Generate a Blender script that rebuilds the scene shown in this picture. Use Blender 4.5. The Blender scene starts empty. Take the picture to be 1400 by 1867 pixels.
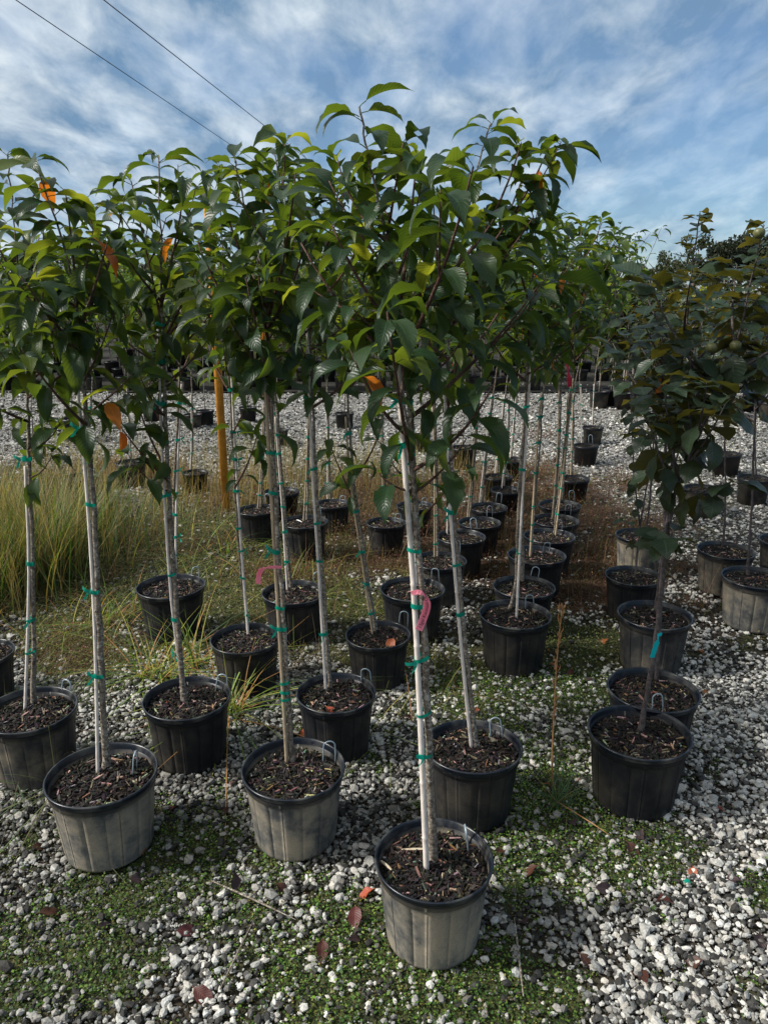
import bpy, math, random
import numpy as np
from mathutils import Vector, Matrix, noise

random.seed(11)
rng = np.random.default_rng(7)
R = math.radians
PI = math.pi
C = bpy.context.scene.collection
scn = bpy.context.scene

# ------------------------------------------------------------------ camera
F, CX, CY = 1385.0, 700.0, 933.5
PITCH = R(16.4)
H = 2.36
SP, CP = math.sin(PITCH), math.cos(PITCH)
cam_d = bpy.data.cameras.new('camera')
cam = bpy.data.objects.new('camera', cam_d)
C.objects.link(cam)
cam.location = (0, 0, H)
cam.rotation_euler = (R(90) - PITCH, 0, 0)
cam_d.sensor_fit = 'VERTICAL'
cam_d.sensor_height = 36
cam_d.lens = 36 * F / 1867
cam_d.clip_start = 0.05
cam_d.clip_end = 2000
scn.camera = cam

# ------------------------------------------------------------------ light
SUN_AZ = R(-97)      # measured from the view direction (+Y), negative to the left
SUN_EL = R(41)
sun_dir = Vector((math.sin(SUN_AZ) * math.cos(SUN_EL), math.cos(SUN_AZ) * math.cos(SUN_EL), math.sin(SUN_EL)))
sd = bpy.data.lights.new('sun', 'SUN')
sd.energy = 5.0
sd.angle = R(5.0)
sd.color = (1.0, 0.96, 0.89)
so = bpy.data.objects.new('sun', sd)
C.objects.link(so)
so.rotation_euler = sun_dir.to_track_quat('Z', 'Y').to_euler()
so.location = (-10, 8, 14)

w = bpy.data.worlds.new('World')
scn.world = w
w.use_nodes = True
nt = w.node_tree
nt.nodes.clear()


def N(nt, typ, **kw):
    n = nt.nodes.new(typ)
    for k, v in kw.items():
        if k.startswith('i_'):
            n.inputs[k[2:].replace('_', ' ')].default_value = v
        elif k.startswith('n_'):
            n.inputs[int(k[2:])].default_value = v
        else:
            setattr(n, k, v)
    return n


def L(nt, a, b):
    nt.links.new(a, b)


def ramp(nt, fac, stops, interp='LINEAR'):
    n = nt.nodes.new('ShaderNodeValToRGB')
    n.color_ramp.interpolation = interp
    el = n.color_ramp.elements
    while len(el) < len(stops):
        el.new(0.5)
    for e, (p, c) in zip(el, stops):
        e.position = p
        e.color = (c if isinstance(c, tuple) else (c, c, c)) + (1,) if not (isinstance(c, tuple) and len(c) == 4) else c
    nt.links.new(fac, n.inputs[0])
    return n.outputs[0]


def mth(nt, op, a, b=None, c=None, clamp=False):
    n = nt.nodes.new('ShaderNodeMath')
    n.operation = op
    n.use_clamp = clamp
    for i, x in enumerate((a, b, c)):
        if x is None:
            continue
        if isinstance(x, (int, float)):
            n.inputs[i].default_value = x
        else:
            nt.links.new(x, n.inputs[i])
    return n.outputs[0]


def mixc(nt, fac, a, b, mode='MIX'):
    n = nt.nodes.new('ShaderNodeMix')
    n.data_type = 'RGBA'
    n.blend_type = mode
    for i, x in ((0, fac), (6, a), (7, b)):
        if isinstance(x, (int, float)):
            n.inputs[i].default_value = x
        elif isinstance(x, tuple):
            n.inputs[i].default_value = x + (1,) if len(x) == 3 else x
        else:
            nt.links.new(x, n.inputs[i])
    return n.outputs[2]


sky = N(nt, 'ShaderNodeTexSky', sky_type='NISHITA', sun_disc=False, sun_elevation=SUN_EL,
        sun_rotation=SUN_AZ, air_density=1.0, dust_density=0.15, ozone_density=1.6)
tc = N(nt, 'ShaderNodeTexCoord')
sep = N(nt, 'ShaderNodeSeparateXYZ')
L(nt, tc.outputs['Generated'], sep.inputs[0])
zz = mth(nt, 'ADD', mth(nt, 'MAXIMUM', sep.outputs[2], 0.0), 0.22)
cu = mth(nt, 'DIVIDE', sep.outputs[0], zz)
cv = mth(nt, 'DIVIDE', sep.outputs[1], zz)
cmb = N(nt, 'ShaderNodeCombineXYZ')
L(nt, cu, cmb.inputs[0]); L(nt, cv, cmb.inputs[1])
mp = N(nt, 'ShaderNodeMapping')
mp.inputs['Rotation'].default_value = (0, 0, R(-32))
mp.inputs['Scale'].default_value = (1.0, 0.62, 1)
mp.inputs['Location'].default_value = (3.1, 0.4, 0)
L(nt, cmb.outputs[0], mp.inputs[0])
n1 = N(nt, 'ShaderNodeTexNoise', i_Scale=2.0, i_Detail=6.0, i_Roughness=0.52, i_Distortion=0.2)
L(nt, mp.outputs[0], n1.inputs['Vector'])
mp2 = N(nt, 'ShaderNodeMapping')
mp2.inputs['Rotation'].default_value = (0, 0, R(-20))
mp2.inputs['Scale'].default_value = (2.0, 1.0, 1)
L(nt, cmb.outputs[0], mp2.inputs[0])
n2 = N(nt, 'ShaderNodeTexNoise', i_Scale=2.4, i_Detail=6.0, i_Roughness=0.55, i_Distortion=0.2)
L(nt, mp2.outputs[0], n2.inputs['Vector'])
cl = mth(nt, 'ADD', mth(nt, 'MULTIPLY', n1.outputs[0], 0.60), mth(nt, 'MULTIPLY', n2.outputs[0], 0.40))
# thin cloud is thicker towards the sun's side of the sky
vd = N(nt, 'ShaderNodeVectorMath', operation='DOT_PRODUCT')
L(nt, tc.outputs['Generated'], vd.inputs[0])
vd.inputs[1].default_value = sun_dir
side = mth(nt, 'MULTIPLY_ADD', vd.outputs['Value'], 0.30, -0.045)
cl2 = mth(nt, 'ADD', cl, side)
mask = ramp(nt, cl2, [(0.32, 0.45), (0.42, 0.68), (0.50, 0.90), (0.58, 1.0)])
n3 = N(nt, 'ShaderNodeTexNoise', i_Scale=3.0, i_Detail=9.0, i_Roughness=0.58, i_Distortion=0.25)
L(nt, mp2.outputs[0], n3.inputs['Vector'])
ccol = mixc(nt, ramp(nt, mth(nt, 'ADD', n3.outputs[0], mth(nt, 'MULTIPLY', vd.outputs['Value'], 0.10)), [(0.38, 0.0), (0.52, 0.42), (0.68, 1.0)]), (0.18, 0.31, 0.48), (0.70, 0.80, 0.88))
glow = ramp(nt, vd.outputs['Value'], [(0.30, 0.0), (0.90, 1.0)])
ccol = mixc(nt, glow, ccol, (1.30, 1.28, 1.22))
bg1 = N(nt, 'ShaderNodeBackground', i_Strength=0.115)
skh = N(nt, 'ShaderNodeHueSaturation', i_Saturation=1.0, i_Value=0.9)
L(nt, sky.outputs[0], skh.inputs['Color'])
L(nt, mixc(nt, 1.0, skh.outputs[0], (0.80, 0.95, 1.12), 'MULTIPLY'), bg1.inputs[0])
bg2 = N(nt, 'ShaderNodeBackground', i_Strength=0.88)
L(nt, ccol, bg2.inputs[0])
ms = N(nt, 'ShaderNodeMixShader')
L(nt, mask, ms.inputs[0]); L(nt, bg1.outputs[0], ms.inputs[1]); L(nt, bg2.outputs[0], ms.inputs[2])
wo = N(nt, 'ShaderNodeOutputWorld')
L(nt, ms.outputs[0], wo.inputs[0])

scn.view_settings.view_transform = 'Standard'
scn.view_settings.look = 'None'
scn.view_settings.exposure = 0.18
scn.view_settings.gamma = 1.0
scn.view_settings.use_curve_mapping = False
scn.cycles.max_bounces = 6
scn.cycles.diffuse_bounces = 3
scn.cycles.transmission_bounces = 4


# ------------------------------------------------------------------ geometry of the place
def ray(px, py):
    u, v = (px - CX) / F, (CY - py) / F
    return Vector((u, CP + v * SP, -SP + v * CP))


def G(px, py, z=0.0):
    d = ray(px, py)
    t = (z - H) / d.z
    return Vector((d.x * t, d.y * t, z))


def atY(px, py, Y):
    d = ray(px, py)
    t = Y / d.y
    return Vector((d.x * t, Y, H + d.z * t))


# ------------------------------------------------------------------ materials
MATS = {}


def mat(name):
    m = bpy.data.materials.new(name)
    m.use_nodes = True
    nt = m.node_tree
    nt.nodes.clear()
    out = nt.nodes.new('ShaderNodeOutputMaterial')
    b = nt.nodes.new('ShaderNodeBsdfPrincipled')
    nt.links.new(b.outputs[0], out.inputs[0])
    MATS[name] = m
    return m, nt, b, out


def bump(nt, b, h, strength, dist):
    n = nt.nodes.new('ShaderNodeBump')
    n.inputs['Strength'].default_value = strength
    n.inputs['Distance'].default_value = dist
    nt.links.new(h, n.inputs['Height'])
    nt.links.new(n.outputs[0], b.inputs['Normal'])
    return n


def leaf_mat(name, top, under, glowc, trans=0.42, rough=0.38, veins=13.0, var=0.5):
    m, nt, b, out = mat(name)
    oi = N(nt, 'ShaderNodeObjectInfo')
    tcn = N(nt, 'ShaderNodeTexCoord')
    sp = N(nt, 'ShaderNodeSeparateXYZ')
    L(nt, tcn.outputs['UV'], sp.inputs[0])
    au = mth(nt, 'ABSOLUTE', mth(nt, 'SUBTRACT', sp.outputs[0], 0.5))
    ph = mth(nt, 'SUBTRACT', mth(nt, 'MULTIPLY', sp.outputs[1], veins), mth(nt, 'MULTIPLY', au, veins * 0.42))
    rib = mth(nt, 'ABSOLUTE', mth(nt, 'SINE', mth(nt, 'MULTIPLY', ph, PI)))
    vein = ramp(nt, rib, [(0.0, 1.0), (0.30, 0.0)])
    mid = ramp(nt, au, [(0.0, 1.0), (0.035, 0.0)])
    vm = mth(nt, 'MAXIMUM', mth(nt, 'MULTIPLY', vein, 0.55), mid)
    geo = N(nt, 'ShaderNodeNewGeometry')
    no = N(nt, 'ShaderNodeTexNoise', i_Scale=22.0, i_Detail=3.0)
    L(nt, tcn.outputs['Object'], no.inputs['Vector'])
    col = mixc(nt, geo.outputs['Backfacing'], top, under)
    hs = N(nt, 'ShaderNodeHueSaturation')
    L(nt, mth(nt, 'MULTIPLY_ADD', oi.outputs['Random'], -0.045, 0.515), hs.inputs['Hue'])
    L(nt, mth(nt, 'MULTIPLY_ADD', oi.outputs['Random'], var, 1.0 - var * 0.45), hs.inputs['Value'])
    L(nt, col, hs.inputs['Color'])
    col = mixc(nt, mth(nt, 'MULTIPLY', vm, 0.45), hs.outputs[0], tuple(min(1, c * 2.6 + 0.02) for c in top))
    col = mixc(nt, mth(nt, 'MULTIPLY', ramp(nt, no.outputs[0], [(0.42, 0.0), (0.72, 1.0)]), 0.35), col, tuple(c * 0.45 for c in top))
    L(nt, col, b.inputs['Base Color'])
    b.inputs['Roughness'].default_value = rough
    b.inputs['Specular IOR Level'].default_value = 0.34
    hh = mth(nt, 'SUBTRACT', mth(nt, 'POWER', rib, 0.6), mid)
    bn = bump(nt, b, hh, 0.30, 0.0022)
    tr = N(nt, 'ShaderNodeBsdfTranslucent')
    tcol = mixc(nt, mth(nt, 'MULTIPLY', vm, 0.35), glowc, tuple(c * 0.4 for c in glowc))
    hs2 = N(nt, 'ShaderNodeHueSaturation')
    L(nt, mth(nt, 'MULTIPLY_ADD', oi.outputs['Random'], -0.03, 0.51), hs2.inputs['Hue'])
    L(nt, mth(nt, 'MULTIPLY_ADD', oi.outputs['Random'], 0.7, 0.55), hs2.inputs['Value'])
    L(nt, tcol, hs2.inputs['Color'])
    L(nt, hs2.outputs[0], tr.inputs[0])
    L(nt, bn.outputs[0], tr.inputs['Normal'])
    mx = N(nt, 'ShaderNodeMixShader', n_0=trans)
    L(nt, b.outputs[0], mx.inputs[1]); L(nt, tr.outputs[0], mx.inputs[2])
    L(nt, mx.outputs[0], out.inputs[0])
    return m


M_LEAF = leaf_mat('cherry_leaf', (0.018, 0.046, 0.018), (0.036, 0.068, 0.024), (0.125, 0.195, 0.012), trans=0.42)
M_LEAF_B = leaf_mat('yellowing_leaf', (0.05, 0.085, 0.015), (0.07, 0.10, 0.025), (0.30, 0.36, 0.02), trans=0.42)
M_LEAF_O = leaf_mat('orange_leaf', (0.42, 0.14, 0.015), (0.45, 0.17, 0.03), (0.80, 0.30, 0.02), var=0.3)
M_LEAF_Y = leaf_mat('lime_leaf', (0.07, 0.13, 0.02), (0.09, 0.15, 0.03), (0.30, 0.42, 0.03))
M_LEAF_R = leaf_mat('dark_round_leaf', (0.024, 0.044, 0.026), (0.060, 0.062, 0.026), (0.13, 0.12, 0.012), trans=0.36, rough=0.38, veins=9.0)
M_LEAF_D = leaf_mat('fallen_leaf', (0.060, 0.022, 0.014), (0.09, 0.040, 0.03), (0.08, 0.02, 0.01), trans=0.06, rough=0.5, veins=11.0, var=0.6)
M_LEAF_D2 = leaf_mat('fallen_leaf_dark', (0.035, 0.020, 0.022), (0.06, 0.04, 0.04), (0.03, 0.015, 0.01), trans=0.05, rough=0.5, veins=11.0)
M_LEAF_D3 = leaf_mat('fallen_leaf_orange', (0.25, 0.085, 0.025), (0.30, 0.14, 0.06), (0.3, 0.1, 0.01), trans=0.12, rough=0.5, veins=11.0)


def attr_mat(name, rough=0.8, spec=0.3, nscale=60, namp=0.35, trans=0.0, bmp=0.0):
    m, nt, b, out = mat(name)
    a = N(nt, 'ShaderNodeAttribute', attribute_name='tint')
    tcn = N(nt, 'ShaderNodeTexCoord')
    no = N(nt, 'ShaderNodeTexNoise', i_Scale=float(nscale), i_Detail=3.0)
    L(nt, tcn.outputs['Object'], no.inputs['Vector'])
    k = ramp(nt, no.outputs[0], [(0.3, 1 - namp), (0.7, 1.0)])
    col = mixc(nt, 1.0, a.outputs['Color'], k, 'MULTIPLY')
    L(nt, col, b.inputs['Base Color'])
    b.inputs['Roughness'].default_value = rough
    b.inputs['Specular IOR Level'].default_value = spec
    if bmp:
        bump(nt, b, no.outputs[0], bmp, 0.004)
    if trans:
        tr = N(nt, 'ShaderNodeBsdfTranslucent')
        L(nt, mixc(nt, 1.0, a.outputs['Color'], (1.9, 1.9, 0.7), 'MULTIPLY'), tr.inputs[0])
        mx = N(nt, 'ShaderNodeMixShader', n_0=trans)
        L(nt, b.outputs[0], mx.inputs[1]); L(nt, tr.outputs[0], mx.inputs[2])
        L(nt, mx.outputs[0], out.inputs[0])
    return m


M_STONE = attr_mat('limestone_gravel', 0.75, 0.3, 130, 0.45, bmp=0.6)
M_CHIP = attr_mat('bark_mulch', 0.65, 0.25, 160, 0.55, bmp=0.5)
M_GREEN = attr_mat('ground_cover', 0.55, 0.3, 20, 0.3, trans=0.3)
M_FARLEAF = attr_mat('far_foliage', 0.45, 0.4, 3, 0.3, trans=0.4)
M_OAK = attr_mat('oak_foliage', 0.6, 0.2, 1, 0.4, trans=0.15)


def simple(name, col, rough=0.5, spec=0.5, metal=0.0, nscale=30, col2=None, bmp=0.0, stretch=None):
    m, nt, b, out = mat(name)
    tcn = N(nt, 'ShaderNodeTexCoord')
    no = N(nt, 'ShaderNodeTexNoise', i_Scale=float(nscale), i_Detail=6.0, i_Roughness=0.62)
    if stretch:
        mpn = N(nt, 'ShaderNodeMapping')
        mpn.inputs['Scale'].default_value = stretch
        L(nt, tcn.outputs['Object'], mpn.inputs[0]); L(nt, mpn.outputs[0], no.inputs['Vector'])
    else:
        L(nt, tcn.outputs['Object'], no.inputs['Vector'])
    f = ramp(nt, no.outputs[0], [(0.38, 0.0), (0.62, 1.0)])
    L(nt, mixc(nt, f, col, col2 or tuple(c * 0.7 for c in col)), b.inputs['Base Color'])
    b.inputs['Roughness'].default_value = rough
    b.inputs['Specular IOR Level'].default_value = spec
    b.inputs['Metallic'].default_value = metal
    if bmp:
        bump(nt, b, no.outputs[0], bmp, 0.004)
    return m


def bark_mat(name, dark, mid, light, amt):
    m, nt, b, out = mat(name)
    tcn = N(nt, 'ShaderNodeTexCoord')
    oi = N(nt, 'ShaderNodeObjectInfo')
    add = N(nt, 'ShaderNodeVectorMath', operation='ADD')
    L(nt, tcn.outputs['Object'], add.inputs[0]); L(nt, mth(nt, 'MULTIPLY', oi.outputs['Random'], 9.0), add.inputs[1])
    n_a = N(nt, 'ShaderNodeTexNoise', i_Scale=46.0, i_Detail=6.0, i_Roughness=0.7)
    L(nt, add.outputs[0], n_a.inputs['Vector'])
    n_b = N(nt, 'ShaderNodeTexNoise', i_Scale=75.0, i_Detail=4.0, i_Roughness=0.7)
    L(nt, add.outputs[0], n_b.inputs['Vector'])
    n_c = N(nt, 'ShaderNodeTexNoise', i_Scale=7.0, i_Detail=2.0)
    L(nt, add.outputs[0], n_c.inputs['Vector'])
    mpn = N(nt, 'ShaderNodeMapping')
    mpn.inputs['Scale'].default_value = (12, 12, 160)
    L(nt, add.outputs[0], mpn.inputs[0])
    n_d = N(nt, 'ShaderNodeTexNoise', i_Scale=1.0, i_Detail=2.0)
    L(nt, mpn.outputs[0], n_d.inputs['Vector'])
    c = mixc(nt, ramp(nt, n_a.outputs[0], [(0.40, 0.0), (0.58, 1.0)]), dark, mid)
    lf = mth(nt, 'MULTIPLY', ramp(nt, n_b.outputs[0], [(0.50, 0.0), (0.60, 1.0)]),
             ramp(nt, n_c.outputs[0], [(0.35, amt), (0.6, 1.0 if amt > 0.3 else amt)]))
    c = mixc(nt, lf, c, light)
    c = mixc(nt, mth(nt, 'MULTIPLY', ramp(nt, n_d.outputs[0], [(0.58, 0.0), (0.66, 1.0)]), 0.5), c, dark)
    L(nt, c, b.inputs['Base Color'])
    b.inputs['Roughness'].default_value = 0.8
    b.inputs['Specular IOR Level'].default_value = 0.25
    bump(nt, b, mth(nt, 'ADD', n_b.outputs[0], n_d.outputs[0]), 0.7, 0.004)
    return m


M_BARK = bark_mat('lichen_bark', (0.070, 0.052, 0.038), (0.20, 0.165, 0.128), (0.38, 0.355, 0.31), 0.40)
M_TWIG = bark_mat('red_brown_twig_bark', (0.05, 0.026, 0.020), (0.12, 0.062, 0.045), (0.24, 0.20, 0.17), 0.2)
M_BARK_R = bark_mat('smooth_grey_bark', (0.045, 0.036, 0.036), (0.10, 0.085, 0.085), (0.20, 0.17, 0.16), 0.2)
M_BAMBOO = simple('weathered_bamboo', (0.70, 0.64, 0.60), 0.55, 0.3, 0, 20, (0.50, 0.44, 0.38), 0.15, (9, 9, 1.2))
M_BAMBOO2 = simple('tan_bamboo', (0.42, 0.33, 0.22), 0.55, 0.4, 0, 20, (0.26, 0.20, 0.14), 0.15, (9, 9, 1.2))
M_TAPE = simple('green_tape', (0.0, 0.32, 0.22), 0.38, 0.4, 0, 40, (0.0, 0.24, 0.17))
M_PINK = simple('pink_flagging', (0.95, 0.38, 0.47), 0.5, 0.2, 0, 12, (0.92, 0.32, 0.42))
M_CYAN = simple('cyan_flagging', (0.0, 0.62, 0.66), 0.4, 0.5, 0, 12, (0.0, 0.55, 0.6))
for m_ in (M_PINK, M_CYAN, M_TAPE):
    nt_ = m_.node_tree
    b_ = next(n for n in nt_.nodes if n.type == 'BSDF_PRINCIPLED'); o_ = next(n for n in nt_.nodes if n.type == 'OUTPUT_MATERIAL')
    t_ = nt_.nodes.new('ShaderNodeBsdfTranslucent')
    nt_.links.new(b_.inputs['Base Color'].links[0].from_socket, t_.inputs[0])
    x_ = nt_.nodes.new('ShaderNodeMixShader'); x_.inputs[0].default_value = 0.4
    nt_.links.new(b_.outputs[0], x_.inputs[1]); nt_.links.new(t_.outputs[0], x_.inputs[2]); nt_.links.new(x_.outputs[0], o_.inputs[0])
M_INK = simple('marker_ink', (0.02, 0.015, 0.02), 0.6)
M_HOOK = simple('galvanised_wire', (0.33, 0.40, 0.45), 0.42, 0.6, 0.25, 90, (0.22, 0.28, 0.32))
M_YEL = simple('yellow_post_paint', (0.70, 0.32, 0.05), 0.5, 0.4, 0, 14, (0.50, 0.20, 0.03))
M_WIRE = simple('cable_sheath', (0.05, 0.06, 0.08), 0.6)
M_FRUIT = simple('green_fruit_skin', (0.07, 0.085, 0.025), 0.45, 0.4, 0, 60, (0.13, 0.12, 0.05))
M_SOIL = simple('potting_soil', (0.022, 0.015, 0.011), 0.95, 0.1, 0, 70, (0.05, 0.035, 0.025), 0.8)
M_STALK = simple('dry_stalk', (0.34, 0.15, 0.07), 0.7, 0.2, 0, 30, (0.40, 0.24, 0.10))


def pot_mat(name, dust, lo, hi):
    m, nt, b, out = mat(name)
    tcn = N(nt, 'ShaderNodeTexCoord')
    oi = N(nt, 'ShaderNodeObjectInfo')
    add = N(nt, 'ShaderNodeVectorMath', operation='ADD')
    L(nt, tcn.outputs['Object'], add.inputs[0]); L(nt, mth(nt, 'MULTIPLY', oi.outputs['Random'], 7.0), add.inputs[1])
    sp = N(nt, 'ShaderNodeSeparateXYZ')
    L(nt, tcn.outputs['Object'], sp.inputs[0])
    a = N(nt, 'ShaderNodeTexNoise', i_Scale=5.0, i_Detail=8.0, i_Roughness=0.70, i_Distortion=0.2)
    L(nt, add.outputs[0], a.inputs['Vector'])
    c = N(nt, 'ShaderNodeTexNoise', i_Scale=230.0, i_Detail=2.0, i_Roughness=0.7)
    L(nt, add.outputs[0], c.inputs['Vector'])
    spk = N(nt, 'ShaderNodeTexVoronoi', i_Scale=85.0)
    L(nt, add.outputs[0], spk.inputs['Vector'])
    hgt = ramp(nt, mth(nt, 'MULTIPLY', sp.outputs[2], 1 / 0.34), [(0.0, 1.0), (0.82, 0.75), (0.93, 0.0)])
    d = mth(nt, 'MULTIPLY', ramp(nt, a.outputs[0], [(lo, 0.38), (hi, 1.0)]), hgt)
    d = mth(nt, 'MULTIPLY', d, ramp(nt, c.outputs[0], [(0.3, 0.7), (0.65, 1.0)]))
    d = mth(nt, 'MULTIPLY', d, dust)
    dots = mth(nt, 'MULTIPLY', ramp(nt, spk.outputs['Distance'], [(0.10, 0.55), (0.2, 0.0)]), mth(nt, 'LESS_THAN', spk.outputs['Color'], 0.42))
    d = mth(nt, 'MAXIMUM', d, mth(nt, 'MULTIPLY', dots, 0.55))
    dc = mixc(nt, ramp(nt, a.outputs[0], [(0.4, 0.0), (0.62, 1.0)]), (0.13, 0.135, 0.135), (0.36, 0.31, 0.23))
    col = mixc(nt, d, (0.007, 0.008, 0.011), dc)
    L(nt, col, b.inputs['Base Color'])
    L(nt, mth(nt, 'MULTIPLY_ADD', d, 0.5, 0.38), b.inputs['Roughness'])
    b.inputs['Specular IOR Level'].default_value = 0.16
    bump(nt, b, c.outputs[0], 0.15, 0.001)
    return m


M_POT_D = pot_mat('dusty_pot_plastic', 0.95, 0.30, 0.50)
M_POT_M = pot_mat('grey_pot_plastic', 0.45, 0.36, 0.60)
M_POT_B = pot_mat('black_pot_plastic', 0.14, 0.40, 0.65)
m, nt_, b_, o_ = mat('pot_rim_plastic')
b_.inputs['Base Color'].default_value = (0.012, 0.015, 0.022, 1)
b_.inputs['Roughness'].default_value = 0.30
b_.inputs['Specular IOR Level'].default_value = 0.38
tcn = N(nt_, 'ShaderNodeTexCoord')
no = N(nt_, 'ShaderNodeTexNoise', i_Scale=14.0, i_Detail=5.0)
L(nt_, tcn.outputs['Object'], no.inputs['Vector'])
L(nt_, mixc(nt_, ramp(nt_, no.outputs[0], [(0.45, 0.0), (0.7, 0.55)]), (0.006, 0.009, 0.016), (0.12, 0.12, 0.11)), b_.inputs['Base Color'])
M_RIM = m


# ------------------------------------------------------------------ mesh helpers
def tag(o, label=None, cat=None, group=None, kind=None):
    if label: o['label'] = label
    if cat: o['category'] = cat
    if group: o['group'] = group
    if kind: o['kind'] = kind
    return o


def empty(name, loc):
    o = bpy.data.objects.new(name, None)
    C.objects.link(o)
    o.location = loc
    o.empty_display_size = 0.1
    return o


def link(name, me, parent=None, M=None, loc=None):
    o = bpy.data.objects.new(name, me)
    C.objects.link(o)
    if parent: o.parent = parent
    if M is not None: o.matrix_basis = M
    if loc is not None: o.location = loc
    return o


class MB:
    def __init__(s):
        s.v, s.f, s.uv, s.col = [], [], None, []

    def mesh(s, name, m, smooth=True):
        me = bpy.data.meshes.new(name)
        me.from_pydata([tuple(p) for p in s.v], [], s.f)
        me.materials.append(m)
        if smooth:
            me.shade_smooth()
        if s.col:
            a = me.attributes.new('tint', 'FLOAT_COLOR', 'FACE')
            a.data.foreach_set('color', np.array([tuple(c) + (1,) for c in s.col], 'f').ravel())
        me.update()
        return me

    def tube(s, pts, rad, n=8, cap=True, twist=0.0):
        base = len(s.v)
        k = len(pts)
        up = Vector((0.13, 1, 0.07)).normalized()
        for i, p in enumerate(pts):
            a = pts[max(0, i - 1)]; b = pts[min(k - 1, i + 1)]
            d = (b - a).normalized()
            x = d.cross(up).normalized(); y = d.cross(x)
            r = rad[i] if not isinstance(rad, (int, float)) else rad
            for j in range(n):
                t = 2 * PI * j / n
                s.v.append(p + x * (math.cos(t) * r) + y * (math.sin(t) * r))
        for i in range(k - 1):
            for j in range(n):
                a = base + i * n + j; b = base + i * n + (j + 1) % n
                s.f.append((a, b, b + n, a + n))
        if cap:
            s.f.append(tuple(base + j for j in range(n))[::-1])
            s.f.append(tuple(base + (k - 1) * n + j for j in range(n)))

    def strip(s, pts, side, th=0.0):
        base = len(s.v)
        for p, q in zip(pts, side):
            s.v.append(p - q); s.v.append(p + q)
        for i in range(len(pts) - 1):
            a = base + 2 * i
            s.f.append((a, a + 1, a + 3, a + 2))


def lathe(profile, n, ribs=None):
    v, f = [], []
    ang = [(2 * PI * j / n, 0) for j in range(n)]
    if ribs:
        ang = []
        for j in range(ribs):
            t0 = 2 * PI * (j + (0.12 if j % 3 == 0 else -0.1 if j % 3 == 1 else 0)) / ribs
            ang += [(t0 - 0.014, 0), (t0 - 0.005, 1), (t0 + 0.005, 1), (t0 + 0.014, 0)]
            nx_ = 2 * PI / ribs
            ang += [(t0 + nx_ * f_, 0) for f_ in (0.2, 0.4, 0.6, 0.78)]
        n = len(ang)
    for (r, z, k) in profile:
        for (t, gq) in ang:
            rr = r - (0.0032 if k and gq else 0)
            v.append((rr * math.cos(t), rr * math.sin(t), z))
    for i in range(len(profile) - 1):
        for j in range(n):
            a = i * n + j; b = i * n + (j + 1) % n
            f.append((a, b, b + n, a + n))
    return v, f


def raw_mesh(name, V, Fc, m, tint=None, smooth=False, dom='FACE'):
    """V (n,3) array; Fc (k,3) or (k,4) array"""
    me = bpy.data.meshes.new(name)
    V = np.ascontiguousarray(V, 'f'); Fc = np.ascontiguousarray(Fc, 'i')
    k, c = Fc.shape
    me.vertices.add(len(V)); me.vertices.foreach_set('co', V.ravel())
    me.loops.add(k * c); me.loops.foreach_set('vertex_index', Fc.ravel())
    me.polygons.add(k); me.polygons.foreach_set('loop_start', np.arange(0, k * c, c, dtype='i'))
    me.update(calc_edges=True)
    me.polygons.foreach_set('use_smooth', np.full(k, smooth))
    me.materials.append(m)
    if tint is not None:
        a = me.attributes.new('tint', 'FLOAT_COLOR', dom)
        t = np.ones((len(tint), 4), 'f'); t[:, :3] = tint
        a.data.foreach_set('color', t.ravel())
    me.validate()
    return me


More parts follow.
